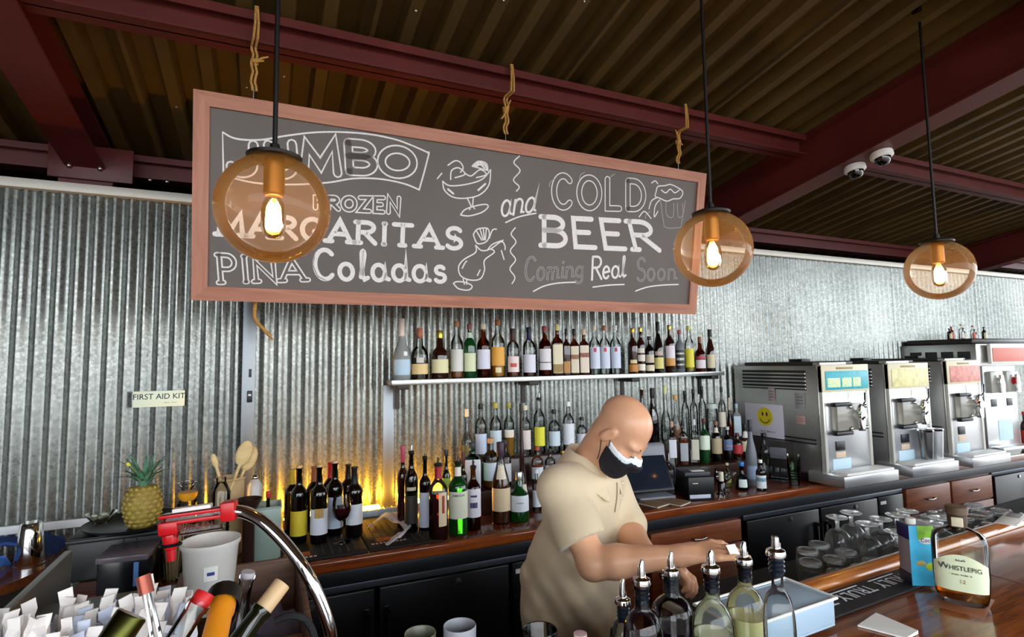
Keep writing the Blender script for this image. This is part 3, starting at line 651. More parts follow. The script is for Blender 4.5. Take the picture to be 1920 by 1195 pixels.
# smiley notice, papers on the first machine's side (x = 3.094 plane)
def onside(px, py):
    d = ray(px, py); q = CAM+d*3.09/d[0]; return q
q = onside(1433, 787)
t = thing('smiley_notice', 'white paper notice with a yellow smiling face on the machine side', 'poster', (3.088, float(q[1]), float(q[2])), rot=(0, 0, -PI/2))
MB().bbox(-.155, .155, -.002, .0, -.115, .105, .0008).build('sheet', mat('notice paper', 'dcd8e4', .7), t)
d = MB().lathe([(1e-4, 0), (.062, 0), (.062, .0015), (1e-4, .0015)], 32, T(.01, -.002, .02) @ RX(PI/2)).build('smiley_face', mat('smiley yellow', 'e3cf22', .6), t)
for s in (-1, 1):
    MB().lathe([(1e-4, 0), (.007, 0), (.007, .001), (1e-4, .001)], 12, T(.01+s*.017, -.0036, .038) @ Matrix.Diagonal((1, 1, 2, 1)) @ RX(PI/2)).build('eye', BLACK, d)
MB().tube([(.01+.040*math.cos(a), -.0036, .018+.040*math.sin(a)) for a in [PI*1.1+PI*.8*i/12 for i in range(13)]], .0028, 6).build('smile', BLACK, d)
scribble(t, -.03, .09, -.0026, -.075, .012, 11)
for px, py, w2, h2, m_, lab in ((1500, 752, .07, .10, mat('grey notice', 'a9aaa8', .7), 'grey paper notice on the side of the first machine'), (1502, 788, .06, .05, mat('pink notice', 'd9b0a8', .7), 'small pink notice on the side of the first machine'), (1447, 740, .05, .09, mat('pink pale notice', 'b9a6a4', .7), 'narrow pinkish notice above the smiley notice')):
    q = onside(px, py); t = thing('paper_notice', lab, 'paper', (3.0885, float(q[1]), float(q[2])), rot=(0, 0, -PI/2))
    MB().bbox(-w2/2, w2/2, -.0015, 0, -h2/2, h2/2, .0006).build('sheet', m_, t)
    for k in range(3): MB().box(-w2*.35, w2*.35, -.0018, -.0014, h2*.2-k*h2*.2, h2*.2-k*h2*.2+h2*.05).build('print_line', mat('grey print', '6d6a70', .8), t)
# tall twin spout machine at the end
t = thing('twin_spout_machine', 'tall steel twin spout machine at the far end of the counter', 'drink machine', (5.15, 2.45, CT))
MB().bbox(0, .47, .0, .55, .03, .68, .005).build('lower_cabinet', STEELD, t)
hb = MB().bbox(0, .92, .02, .58, .68, .86, .005).build('hopper_box', STEELD, t)
for k in range(4): MB().bbox(-.004, .002, .06+k*.12, .15+k*.12, .74, .80, .001).build('vent_slot', mat('vent dark', '2a2a2a', .5), hb)
MB().bbox(.02, .90, .05, .56, .86, .905, .02).build('hopper_lid', mat('dark lid', '2c2825', .4), t)
sg = MB().bbox(.10, .75, -.03, -.005, .70, .86, .003).build('header_sign', mat('white sign frame', 'e9e4dc', .4), t)
MB().bbox(.12, .73, -.034, -.029, .715, .825, .002).build('sign_face', mat('coral sign print', 'd97a68', .5), sg)
MB().bbox(0, .47, -.012, .004, .03, .68, .003).build('front_plate', STEEL, t)
for xx in (.12, .35):
    d = MB().bbox(xx-.09, xx+.09, -.05, -.01, .47, .64, .01).build('barrel_door', mat('cloudy acrylic', 'b6b2a6', .12, trans=.4), t)
    MB().lathe([(1e-4, 0), (.02, 0), (.022, .07), (.014, .14), (1e-4, .145)], 16, T(xx, -.075, .47)).build('spigot', CHROME, d)
    MB().lathe([(1e-4, 0), (.03, 0), (.03, .03), (1e-4, .032)], 16, T(xx, -.05, .56) @ RX(PI/2)).build('hub', CHROME if xx < .2 else RED, d)
    MB().bbox(xx-.04, xx+.04, -.016, -.011, .36, .42, .002).build('switch', BLACK, t)
MB().bbox(.16, .36, -.015, -.011, .09, .25, .001).build('notice', BLUEPAPER, t)
tr = MB().bbox(.02, .45, -.10, 0, .03, .055, .003).build('drip_tray', STEEL, t)
# ------------------------------------------------------------------ bottles
PROF = {   # (height share, radius share) of the glass, then where the closure starts
 'spirit': ([(0, .9), (.015, 1), (.56, 1), (.62, .97), (.67, .85), (.71, .62), (.745, .42), (.78, .36), (.90, .34), (.905, .4), (.925, .4)], .90),
 'bordeaux': ([(0, .9), (.015, 1), (.60, 1), (.645, .96), (.68, .82), (.71, .58), (.735, .42), (.77, .37), (.93, .36), (.94, .41), (.965, .41)], .80),
 'burgundy': ([(0, .9), (.015, 1), (.42, 1), (.5, .93), (.58, .77), (.66, .58), (.74, .43), (.80, .37), (.93, .35), (.94, .4), (.965, .4)], .82),
 'stout': ([(0, .92), (.02, 1), (.46, 1), (.53, .96), (.58, .82), (.62, .58), (.66, .42), (.90, .34), (.93, .34)], .80),
 'tear': ([(0, .82), (.02, .92), (.2, 1), (.34, .97), (.46, .8), (.56, .56), (.64, .38), (.72, .30), (.93, .26), (.95, .29)], .68),
 'square': ([(0, .93), (.015, 1), (.62, 1), (.66, .95), (.70, .72), (.735, .44), (.76, .36), (.88, .34), (.89, .38), (.91, .38)], .87),
 'cone': ([(0, .9), (.02, 1), (.10, 1), (.2, .9), (.30, .62), (.42, .44), (.62, .32), (.80, .24), (.92, .20)], .88),
 'bulb': ([(0, .8), (.03, .95), (.2, 1), (.36, .93), (.46, .72), (.53, .45), (.58, .33), (.86, .30), (.90, .34)], .85),
 'jar': ([(0, .9), (.03, 1), (.72, 1), (.80, .92), (.86, .84), (.90, .84)], .86),
}
def prof_at(prof, s):
    for (a, ra), (b, rb) in zip(prof, prof[1:]):
        if a <= s <= b: return ra+(rb-ra)*(s-a)/max(1e-6, b-a)
    return prof[-1][1]
def ringpts(r, R, seg, nexp, dep, a0=0, a1=2*PI, full=True, k_off=0):
    t = min(1, max(0, (r/R-.45)/.45)); t = t*t*(3-2*t); e = 2/(2+(nexp-2)*t); dd = 1+(dep-1)*t; out = []
    n = seg if full else seg+1
    for k in range(n):
        a = a0+(a1-a0)*k/seg; c, s = math.cos(a), math.sin(a); out.append((r*sup(c, e), r*dd*sup(s, e)))
    return out
def shell(prof, H, R, seg, nexp, dep, s0=0, s1=1, k=1.0, off=0, cap=False, a=None, bottom=True):
    """skin of the bottle between two heights, optionally only an arc of it"""
    s1 = min(s1, prof[-1][0])
    ss = sorted({s0, s1, *[p[0] for p in prof if s0 < p[0] < s1]}); v = []; f = []
    full = a is None; a0, a1 = (0, 2*PI) if full else a; n = seg if full else seg+1
    for s in ss:
        r = prof_at(prof, s)*R*k+off
        v += [(x, y, s*H) for x, y in ringpts(r, R, seg, nexp, dep, a0, a1, full)]
    for i in range(len(ss)-1):
        for q in range(seg):
            q2 = (q+1) % n if full else q+1; f.append((i*n+q, i*n+q2, (i+1)*n+q2, (i+1)*n+q))
    if full and bottom: f.append(tuple(range(n))[::-1])
    if full and cap: f.append(tuple((len(ss)-1)*n+q for q in range(n)))
    return MB().add(v, f)
GCOL = {'clear': (.92, .94, .93), 'green': hexc('2f8a4a'), 'dkgreen': hexc('2a3b1e'), 'amber': hexc('b06a2a'), 'brown': hexc('4a2412'), 'black': hexc('181412'), 'frost': hexc('b9bcba'), 'blue': hexc('7cc4dc'), 'teal': hexc('7fb4b8'), 'smoke': hexc('7a7f86')}
def gmat(c):
    if c == 'frost': return mat('frosted glass', 'a9adab', .5, trans=.35)
    if c == 'smoke': return mat('grey frosted glass', '7d838b', .45, trans=.3)
    if c == 'black': return mat('near black glass', '0d0907', .06, coat=.5)
    if c == 'brown': return mat('dark brown glass', '2b120a', .06, coat=.5)
    if c == 'dkgreen': return mat('dark green glass', '12180a', .06, coat=.5)
    if c == 'green': return mat('emerald glass', '0d5a26', .06, trans=.55, coat=.4)
    return glass('bottle glass '+c, GCOL[c], .72)
LQ = {}
def liq(h):
    return mat('liquid '+h, h, .04, trans=.45, ior=1.33)
COLS = {}
def cmat(h, metal=0, rough=.45): return mat('print %s%s' % (h, 'm' if metal else ''), h, .3 if metal else rough, metal)
def bottle(label, loc, H, R, kind='spirit', g='clear', l=None, fill=.5, labels=(), cap=('222222', 0), capk='cap', n=2, dep=1, rz=0, group=None, seg=22, txt=None, pour=False, name='liquor_bottle', foil=None, rot=None):
    prof, cs = PROF[kind]
    t = thing(name, label, 'bottle', loc, rz, group, rot=rot)
    shell(prof, H, R, seg, n, dep).build('glass', gmat(g), t, smooth=50)
    if l: shell(prof, H, R, seg, n, dep, .02, fill, .93, cap=True).build('liquid', liq(l), t, smooth=50)
    for lb in labels:      # (colour, s0, s1, half arc in degrees, [centre degrees])
        col, s0, s1, ha = lb[:4]; ac = math.radians(-90+(lb[4] if len(lb) > 4 else 0)); ha = math.radians(ha)
        o = shell(prof, H, R, 12, n, dep, s0, s1, off=.0008, a=(ac-ha, ac+ha)).build('label', cmat(col), t, smooth=50)
    if txt:
        for (s, z, size, col, sx) in txt:
            zz = z*H; r_ = prof_at(prof, z)*R*(dep if n > 2 or dep != 1 else 1)+.0014
            mt = text(s, size, Matrix.Identity(4), .01, 0, sx=sx)
            mt.v = [((r_*math.sin(x/max(r_, .01)) if n == 2 and dep == 1 else x), (-r_*math.cos(x/max(r_, .01)) if n == 2 and dep == 1 else -r_), zz+y) for x, y, q in mt.v]
            mt.build('label_print', cmat(col), t, smooth=0)
    if foil: shell(prof, H, R, seg, n, dep, foil[1], .965 if kind in ('bordeaux', 'burgundy') else .92, off=.0007, cap=True, bottom=False).build('foil', cmat(foil[0]), t, smooth=50)
    top = prof[-1][0]; rn = prof[-1][1]*R
    if pour:
        MB().lathe([(rn*1.02, H*top-.004), (rn*1.12, H*top), (rn*1.12, H*top+.008), (rn*.6, H*top+.012), (1e-4, H*top+.012)], 16).build('stopper', BLACK, t)
        MB().tube([(0, 0, H*top+.01), (0, 0, H*top+.035), (.006, 0, H)], [.0055, .005, .0028], 8).build('pour_spout', CHROME, t)
    elif cap:
        c0 = H*cs; rc = max(rn*1.06, .009)
        if capk == 'cork': c0 = H*(top-.01); rc = rn*.85
        if capk == 'knob': c0 = H*(top-.01); rc = rn*1.35
        MB().lathe([(rc*.96, c0), (rc, c0+.002), (rc, H-.002), (rc*.94, H), (1e-4, H)], 18).build('cap' if capk != 'cork' else 'cork', cmat(*cap), t)
    return t
def facing(p, f=.8): return -math.atan2(p[0], p[1])*f
def pb(px, top, wpx, label, row, **k):
    """bottle from its surveyed place on a row: row = (z, Y)"""
    z, Y = row; base = aty(px, 900, Y)
    for i in range(3):        # follow the slightly leaning upright to its foot
        d = np.array([base[0], Y, z])-CAM; yy = 597.5-FOC*float(d@_U)/float(d@_f); base = aty(px+k.get('lean', 0), yy, Y)
    k.pop('lean', None)
    H = float(aty(px, top, Y)[2])-z; R = wid(wpx, (base[0], Y, z))/2
    return bottle(label, (float(base[0]), Y, z), H, R, rz=facing((base[0], Y)), **k)
ORD = ['first', 'second', 'third', 'fourth', 'fifth', 'sixth', 'seventh', 'eighth', 'ninth', 'tenth', 'eleventh', 'twelfth', 'thirteenth', 'fourteenth', 'fifteenth', 'sixteenth', 'seventeenth', 'eighteenth', 'nineteenth', 'twentieth', 'twenty first', 'twenty second', 'twenty third', 'twenty fourth', 'twenty fifth', 'twenty sixth', 'twenty seventh']
SR = (SHZ+.0005, 2.935)
shelf = [
 (753.5, 598, 36, 'frosted grey teardrop bottle', dict(kind='tear', g='frost', labels=(('b9d3e6', .08, .33, 55), ('f4f4f0', .39, .46, 14, 25)), cap=('e9d9d0', 0))),
 (787, 615.6, 32, 'clear bottle with copper foil neck and cream label', dict(kind='stout', g='clear', l='3a1c10', fill=.42, labels=(('e8c98a', .10, .30, 70), ('d8d2c6', .32, .42, 25)), cap=('b5694a', 0))),
 (825, 620, 32, 'squat dark bottle with gold foil neck and cream label', dict(kind='stout', g='brown', labels=(('e6dfae', .12, .40, 75),), cap=('c9b04a', 1))),
 (857, 602.5, 23, 'clear bottle with tall pale label and copper stopper', dict(kind='spirit', g='clear', l='b4682a', fill=.40, labels=(('d9d9d0', .12, .50, 80),), cap=('b57f55', 0))),
 (881, 608, 23, 'green glass bottle with pale label', dict(kind='spirit', g='green', labels=(('dbe2b8', .12, .46, 80), ('d0e2d0', .74, .84, 180)), cap=('8f4a44', 0))),
 (907, 608, 25, 'amber bottle with lilac white label and cream cap', dict(kind='spirit', g='amber', l='7a3412', fill=.62, labels=(('dcdcea', .16, .52, 80),), cap=('efe4c2', 0))),
 (934, 600, 26, 'clear bottle of golden liquor with orange label', dict(kind='spirit', g='clear', l='d8921e', fill=.52, labels=(('e8a83a', .20, .52, 70), ('efe2b0', .08, .17, 25)), cap=('b0673a', 0))),
 (962.5, 616.5, 24, 'clear bottle with white and red label and dark neck', dict(kind='spirit', g='clear', l='8a3a1a', fill=.40, labels=(('ecdcd6', .10, .42, 60), ('c8524a', .2, .28, 30)), cap=('3a2520', 0), foil=('4a2a22', .72))),
 (993, 614, 24, 'clear bottle with navy neck and white label', dict(kind='spirit', g='clear', l='5a1e1e', fill=.3, labels=(('dfe0ee', .08, .44, 70),), cap=('1a1c3a', 0), foil=('20244a', .74))),
 (1022.5, 612, 24, 'amber bottle with red cap and long white label', dict(kind='spirit', g='amber', l='8a4a12', fill=.7, labels=(('e4e0e2', .12, .54, 65), ('4a3a30', .26, .28, 65)), cap=('a8404a', 0))),
 (1046, 608, 21, 'square gold bottle with slanted label and cream cap', dict(kind='square', g='amber', n=5, l='7a4210', fill=.66, labels=(('ece3c0', .05, .60, 44), ('d9b23a', .06, .22, 44)), cap=('e6d890', 0))),
 (1063, 617, 14, 'thin dark bottle with black stopper behind the square ones', dict(kind='square', g='brown', n=5, labels=(('c08a4a', .05, .3, 40),), cap=('151515', 0))),
 (1078, 617, 17, 'square bottle with orange slanted stripe on cream label', dict(kind='square', g='amber', n=5, l='9a5a1a', fill=.66, labels=(('e8dcc0', .05, .62, 44), ('d07a3a', .34, .44, 44)), cap=('151515', 0))),
 (1096, 617.5, 19, 'square bottle with red slanted stripe on cream label', dict(kind='square', g='amber', n=5, l='a8621e', fill=.66, labels=(('efe0cc', .05, .64, 44), ('cf4f3a', .38, .48, 44)), cap=('e8c8a8', 0))),
 (1116, 611, 21, 'clear vodka bottle with pale blue label, cream cap', dict(kind='spirit', g='clear', labels=(('d6dff0', .12, .56, 60), ('c8344a', .46, .54, 14)), cap=('ece4cc', 0))),
 (1135, 611, 21, 'clear vodka bottle with pale blue label, copper cap', dict(kind='spirit', g='clear', labels=(('d2dcee', .12, .56, 60), ('c8344a', .46, .54, 14)), cap=('b9754a', 0))),
 (1155, 611, 21, 'clear vodka bottle with pale blue label, white cap', dict(kind='spirit', g='clear', labels=(('d2dcf0', .12, .56, 60), ('a8344a', .46, .54, 14)), cap=('eef0f2', 0))),
 (1188, 615.6, 19, 'dark red bottle with gold cap', dict(kind='spirit', g='brown', labels=(('c8843a', .04, .2, 60), ('e2d4a0', .22, .3, 40)), cap=('c8a24a', 1))),
 (1203, 614, 16, 'dark bottle with stacked white labels and gold cap', dict(kind='spirit', g='brown', labels=(('efe8d8', .06, .2, 60), ('e4dccc', .26, .4, 60), ('e4dccc', .44, .54, 50)), cap=('d2b455', 1))),
 (1219, 631, 18, 'short dark bottle with cream labels', dict(kind='spirit', g='black', labels=(('e6d9b8', .06, .22, 60), ('cfc2a8', .28, .5, 60)), cap=('1c1a18', 0))),
 (1236, 604, 19, 'tall near black bottle with sloping shoulders', dict(kind='burgundy', g='black', labels=(('e0d480', .08, .3, 60), ('c8b0a0', .34, .42, 50)), cap=('1a1816', 0))),
 (1257.5, 610, 20, 'red brown bottle with white and orange label', dict(kind='spirit', g='brown', labels=(('e9dfe6', .3, .56, 60), ('d89a4a', .14, .3, 60)), cap=('c2a04a', 1))),
 (1276, 619, 17, 'dark bottle with striped label and red cap', dict(kind='spirit', g='smoke', labels=(('2c302c', .08, .52, 65), ('dfe2da', .16, .2, 60), ('dfe2da', .28, .34, 60), ('dfe2da', .42, .46, 60)), cap=('a83442', 0))),
 (1294, 611, 17, 'clear bottle with bright yellow label', dict(kind='spirit', g='clear', l='c8b43a', fill=.5, labels=(('e8dc3c', .1, .5, 70),), cap=('dcd86a', 0))),
 (1314, 632, 20, 'short orange brown bottle with white and red label', dict(kind='stout', g='amber', l='b4561a', fill=.6, labels=(('e6dce0', .1, .34, 65), ('b8404a', .36, .44, 60)), cap=('8a4a2a', 0))),
 (1333.5, 618, 18, 'dark red bottle with black cap at the right end', dict(kind='burgundy', g='brown', labels=(('dcd0b0', .08, .4, 55),), cap=('191414', 0))),
]
for i, (px, top, wp, lab, kw) in enumerate(shelf):
    pb(px, top, wp, '%s, %s on the wall shelf' % (lab, ORD[i]), SR, group='bottles on the wall shelf', **kw)
# wine bottles on the left of the counter
WROW, WROWB = (CT+.0105, 2.60), (CT+.0105, 2.75)
WG = 'wine bottles on the bar mat'
for i, (px, top, foil) in enumerate(((547, 876, 'c8a82a'), (588, 871, '9a5a3a'), (619, 863, 'b3122a'), (652, 867, '1c1014'))):
    pb(px, top, 29, ['dark wine bottle with gold foil at the back left of the wine group', 'dark wine bottle with copper foil at the back of the wine group', 'dark wine bottle with bright red foil at the back of the wine group', 'dark wine bottle with black foil at the back right of the wine group'][i], WROWB, group=WG, kind='bordeaux', g='black', foil=(foil, .74), cap=None, name='wine_bottle')
wn = [(559.5, 873, 33, 'corked dark wine bottle with a yellow label', dict(labels=(('e8cf3a', .10, .42, 75),), capk='cork', cap=('d9b078', 0), txt=(('VINO', .34, .016, '6a5a1a', 1),))),
      (597.5, 871, 33, 'corked dark wine bottle with gold neck foil and round gold seal', dict(labels=(('dfe6f2', .12, .44, 75), ('b9924a', .33, .45, 32)), capk='cork', cap=('d2a36c', 0), foil=None)),
      (627, 864, 33, 'corked dark wine bottle with tall pale blue label', dict(labels=(('cfe0f2', .10, .52, 75),), capk='cork', cap=('d8a87c', 0))),
      (664, 871, 32, 'dark wine bottle with black foil and small white label', dict(labels=(('e2e8f0', .18, .46, 75),), cap=None, foil=('15151a', .72)))]
WY4 = [2.60, 2.555, 2.645, 2.575]
for px, top, wp, lab, kw in wn:
    if 'VINO' in str(kw): kw.pop('txt')
    pb(px, top, wp, lab+', front wine row', (CT+.0105, WY4.pop(0)), group=WG, kind='bordeaux', g='black', name='wine_bottle', **kw)
# liquor bottles on the counter, front group
F1, F2, F0 = (CT+.0005, 2.45), (CT+.0005, 2.54), (CT+.0005, 2.615)
CG = 'liquor bottles standing on the back counter'
pb(755, 836, 21, 'dark bottle with pink pourer against the grey jamb', F0, kind='bordeaux', g='brown', cap=('b8405a', 0), group=CG)
pb(771, 838, 26, 'dark bottle with clear pourer and black label', F2, kind='spirit', g='black', labels=(('3a3630', .12, .44, 70), ('c8bfa0', .5, .54, 40)), pour=True, group=CG)
pb(797, 855, 22, 'slim dark bottle with white label left of the red necked one', F2, kind='bordeaux', g='black', labels=(('d3dff2', .06, .52, 75),), pour=True, group=CG)
pb(822, 862, 36, 'clear bottle of purple red liquor with red neck foil', (CT+.0005, 2.40), kind='spirit', g='clear', l='4a1820', fill=.58, labels=(('e9d3b0', .18, .60, 28, 28), ('a83a2a', .34, .56, 9, 28)), foil=('a81e2a', .76), pour=True, cap=None, group=CG)
pb(859, 858, 37, 'green whiskey bottle with arched cream label', (CT+.0005, 2.43), kind='spirit', g='green', labels=(('e2e6d0', .22, .57, 75), ('efe9dc', .76, .88, 60)), txt=(('JAMESON', .52, .014, '2c4a2c', 1),), foil=None, pour=True, cap=None, group=CG)
pb(888, 868, 28, 'amber bottle with white label full of dark print', (CT+.0005, 2.46), kind='spirit', g='amber', l='5a2410', fill=.7, labels=(('e4e2ec', .2, .62, 80), ('3a3a6a', .34, .42, 30), ('3a3a6a', .5, .53, 25)), pour=True, cap=None, group=CG)
pb(837, 844, 17, 'bottle with lime green label and large dark cap', F0, kind='spirit', g='dkgreen', labels=(('a8cf4a', .3, .62, 70),), cap=('2a2622', 0), capk='knob', group=CG)
pb(869, 848, 16, 'dark bottle with dark red cap behind the green whiskey bottle', F0, kind='bordeaux', g='dkgreen', cap=('5a2028', 0), group=CG)
pb(940, 829, 35, 'clear whiskey bottle with tan label and dark purple stopper', (CT+.0005, 2.50), kind='burgundy', g='clear', l='6a3a1c', fill=.62, labels=(('dcc8a4', .16, .44, 75), ('e8dcc4', .55, .72, 40)), cap=('3a2236', 0), group=CG)
pb(974, 885, 36, 'green gin bottle with white label and red seal', (CT+.0005, 2.49), kind='stout', g='green', labels=(('dfe6ee', .22, .54, 75),), cap=('c9ccc8', 1), txt=(('London', .40, .012, '4a5a6a', 1),), group=CG)
pb(980, 757, 24, 'very tall cone necked bottle with dark pourer', (CT+.0005, 2.62), kind='cone', g='brown', labels=(('e8dccb', .14, .26, 50),), cap=('26221e', 0), capk='knob', group=CG)
pb(1007, 880, 17, 'clear bottle with white label beside the bartender', F0, kind='spirit', g='clear', labels=(('dfe8f0', .1, .5, 70),), cap=('dcdcdc', 0), group=CG)
# second tier
S1 = (R1+.0005, 2.755); S2 = (R2+.0005, 2.93)
RG = 'bottles on the lower riser step'; UG = 'bottles on the upper riser step'
pb(886, 830, 33, 'square blue glass gin bottle with long white label', S1, kind='square', g='blue', n=5, labels=(('e4e8ee', .06, .66, 44),), cap=('26343a', 0), group=RG)
pb(921, 822, 29, 'round clear bottle with blue white label and amber band', S1, kind='spirit', g='clear', l='c9823a', fill=.3, labels=(('d6e2ee', .16, .52, 75),), cap=('cfa070', 0), group=RG)
pb(948, 826, 22, 'clear bottle with black ring and white label, lower riser step', S1, kind='spirit', g='clear', labels=(('e4e9ee', .1, .5, 75),), cap=('2c2c30', 0), group=RG)
pb(1008, 838, 22, 'clear bottle with amber liquor and red cap near the bartender', S1, kind='spirit', g='clear', l='a8521e', fill=.5, labels=(('d5dfe8', .1, .44, 75),), cap=('b04a3a', 0), group=RG)
pb(1032, 842, 20, 'clear bottle with dark cap behind the bartender shoulder', S1, kind='spirit', g='clear', labels=(('c9d8ea', .1, .5, 75),), cap=('2a2a2e', 0), group=RG)
pb(1056, 846, 20, 'clear bottle with gold cap behind the bartender shoulder', S1, kind='spirit', g='clear', labels=(('e0e6ee', .1, .5, 75),), cap=('b08a3a', 1), group=RG)
up = [(876, 767, 22, 'clear bulb bottle with cream stopper', dict(kind='bulb', cap=('ece0c0', 0), l='d8c890', fill=.3)),
 (902, 757, 22, 'clear bottle with black cap and blue white label', dict(kind='spirit', cap=('141414', 0), labels=(('ccd8f0', .1, .46, 70),))),
 (930, 755, 22, 'clear bottle with yellow black cap and pale label', dict(kind='spirit', cap=('c2b04a', 0), labels=(('d5e4ea', .1, .5, 70),))),
 (955, 755, 20, 'clear bottle with olive yellow cap and golden liquor', dict(kind='spirit', cap=('a8a03a', 0), l='c8923a', fill=.42, labels=(('e9e0d0', .36, .5, 60),))),
 (986, 760, 20, 'clear bottle with cream label behind the tall cone neck', dict(kind='spirit', cap=('e9dcbc', 0), labels=(('e6d8d0', .12, .5, 70),))),
 (1012, 741, 22, 'clear bottle with steel pourer and yellow lemon label', dict(kind='spirit', pour=True, cap=None, labels=(('e6e23a', .14, .46, 60),))),
 (1040, 768, 22, 'clear bottle with small dark stopper and pale blue label', dict(kind='spirit', cap=('222222', 0), labels=(('cfe0ea', .16, .5, 70),))),
 (1067, 753, 22, 'clear bottle with white cap and white label', dict(kind='spirit', cap=('eef0ee', 0), labels=(('e4e8f2', .14, .56, 70),))),
 (1092, 782, 20, 'clear bottle with dark cap just left of the bartender head', dict(kind='spirit', cap=('2a2a2e', 0), labels=(('d5dce8', .14, .5, 70),))),
 (1206, 727, 18, 'dark brown bottle with white tip right above the bartender head', dict(kind='burgundy', g='brown', cap=('d8d4cc', 0), capk='cork')),
 (1226, 728, 22, 'black wine bottle with white neck stripe above the bartender head', dict(kind='burgundy', g='black', cap=('201c1c', 0), labels=(('cfcfd8', .5, .62, 14),))),
 (1250, 722, 20, 'clear tall bottle with pale yellow cap right of the bartender head', dict(kind='bulb', g='clear', cap=('d8dc9a', 0))),
 (1269, 741, 20, 'clear bulb bottle with round cork', dict(kind='bulb', cap=('d8a86a', 0), capk='knob', l='b88a6a', fill=.34)),
 (1287, 733, 15, 'slim clear bottle with long black neck, left of three', dict(kind='spirit', cap=('131316', 0), foil=('131316', .76))),
 (1303, 730, 15, 'slim clear bottle with long black neck, middle of three', dict(kind='spirit', cap=('131316', 0), foil=('131316', .76))),
 (1319, 724, 15, 'slim clear bottle with long black neck, right of three', dict(kind='spirit', cap=('131316', 0), foil=('131316', .76))),
 (1356, 726, 14, 'slim clear bottle with black and white cap', dict(kind='spirit', cap=('2a2a2e', 0), labels=(('e8ddc8', .2, .5, 70),))),
 (1370, 746, 12, 'thin necked amber bottle next to the steel machine', dict(kind='tear', g='amber', cap=('d8c8b0', 0), l='c8803a', fill=.4))]
for px, top, wp, lab, kw in up:
    kw.setdefault('g', 'clear'); pb(px, top, wp, lab, S2, group=UG, **kw)
lo = [(1262, 790, 16, 'clear square bottle with white printed label, left of three', dict(kind='square', n=5, g='clear', labels=(('dfe2ea', .2, .6, 42),), cap=('caa', 0) if 0 else ('c9a08a', 0))),
 (1283, 788, 17, 'clear square bottle with grey label, middle of three', dict(kind='square', n=5, g='clear', l='8a4a2a', fill=.62, labels=(('a9aeb4', .1, .5, 42),), cap=('2a2a2e', 0))),
 (1304, 786, 16, 'clear square bottle with cream label, right of three', dict(kind='square', n=5, g='clear', labels=(('cfcab8', .1, .55, 42),), cap=('d8d8d8', 0))),
 (1322.6, 785, 20, 'green bottle with white label and dark red cap', dict(kind='spirit', g='green', labels=(('dfeed8', .3, .62, 75),), cap=('5a2a2e', 0))),
 (1345, 790, 20, 'black bottle with cream label beside the green one', dict(kind='spirit', g='black', labels=(('b9a986', .2, .58, 75), ('efe6d0', .72, .84, 60)), cap=('8a6a4a', 0))),
 (1366, 800, 18, 'dark bottle with blue and white striped label', dict(kind='spirit', g='black', labels=(('6a7aa8', .3, .62, 70), ('dfe4f0', .4, .46, 70)), cap=('c9ccd6', 0))),
 (1384, 812, 20, 'dark bottle with red diamond label', dict(kind='spirit', g='brown', labels=(('c83a44', .22, .56, 60),), cap=('6a2a2a', 0))),
 (1399, 795, 20, 'brown bottle with cream label and black tip', dict(kind='burgundy', g='brown', labels=(('e4d6ba', .2, .5, 65), ('efeae0', .6, .78, 60)), cap=('1a1a1a', 0)))]
for px, top, wp, lab, kw in lo: pb(px, top, wp, lab, S1, group=RG, **kw)
pb(1337, 757, 24, 'wide clear glass jar with pale lid above the printer', (R2+.0005, 2.925), kind='jar', g='clear', cap=('c9d6d2', 0), group=RG, name='glass_jar')
pb(1383, 757, 15, 'pale blue tall square carton bottle beside the smiley notice', (R2+.0005, 2.90), kind='square', n=6, g='frost', labels=(('cfe6f2', .04, .62, 44),), cap=('bcd6e6', 0), group=UG)
pb(1411, 787, 22, 'grey frosted tall bottle on the counter', (CT+.0005, 2.52), kind='burgundy', g='smoke', labels=(('8f9db8', .1, .3, 60),), cap=('2a2c33', 0), group=CG)
pb(1392, 866, 27, 'round dark teal bottle with oval white label and blue stopper', (CT+.0005, 2.46), kind='bulb', g='teal', l='2a4a50', fill=.4, labels=(('dfeee8', .12, .40, 36),), cap=('3a7ac8', 0), group=CG)
pb(1428, 862, 19, 'clear bottle with bright blue label at the counter edge', (CT+.0005, 2.40), kind='spirit', g='clear', labels=(('e6f0f2', .08, .5, 75), ('3aa8d6', .3, .42, 75)), cap=('eef2ee', 0), group=CG)
pb(1436, 812, 20, 'clear siphon bottle with black tap beside the frosted one', (CT+.0005, 2.60), kind='spirit', g='clear', cap=('17171a', 0), capk='knob', group=CG)
pb(1365, 868, 14, 'small bottle with yellow green label beside the printer', (CT+.0005, 2.55), kind='spirit', g='clear', l='b8b45a', fill=.5, labels=(('d6dc8a', .2, .5, 70),), cap=('d8d4a0', 0), group=CG)
# far right: a few red bottles past the last machine
for k, (xx, yy, hh, g, lab, cap) in enumerate(((5.705, 2.44, .30, 'brown', 'c8322a', 'b8282a'), (5.79, 2.45, .29, 'amber', 'd8902a', '262626'), (5.745, 2.37, .26, 'clear', 'd0d8c8', 'c83a3a'))):
    bottle(['dark bottle with red label past the last machine', 'amber bottle with orange label at the right edge', 'clear bottle with red cap past the last machine'][k], (xx, yy, CT+.0005), hh, .030, 'spirit', g, labels=((lab, .1, .5, 75),), cap=(cap, 0), rz=-1.1, group=CG)
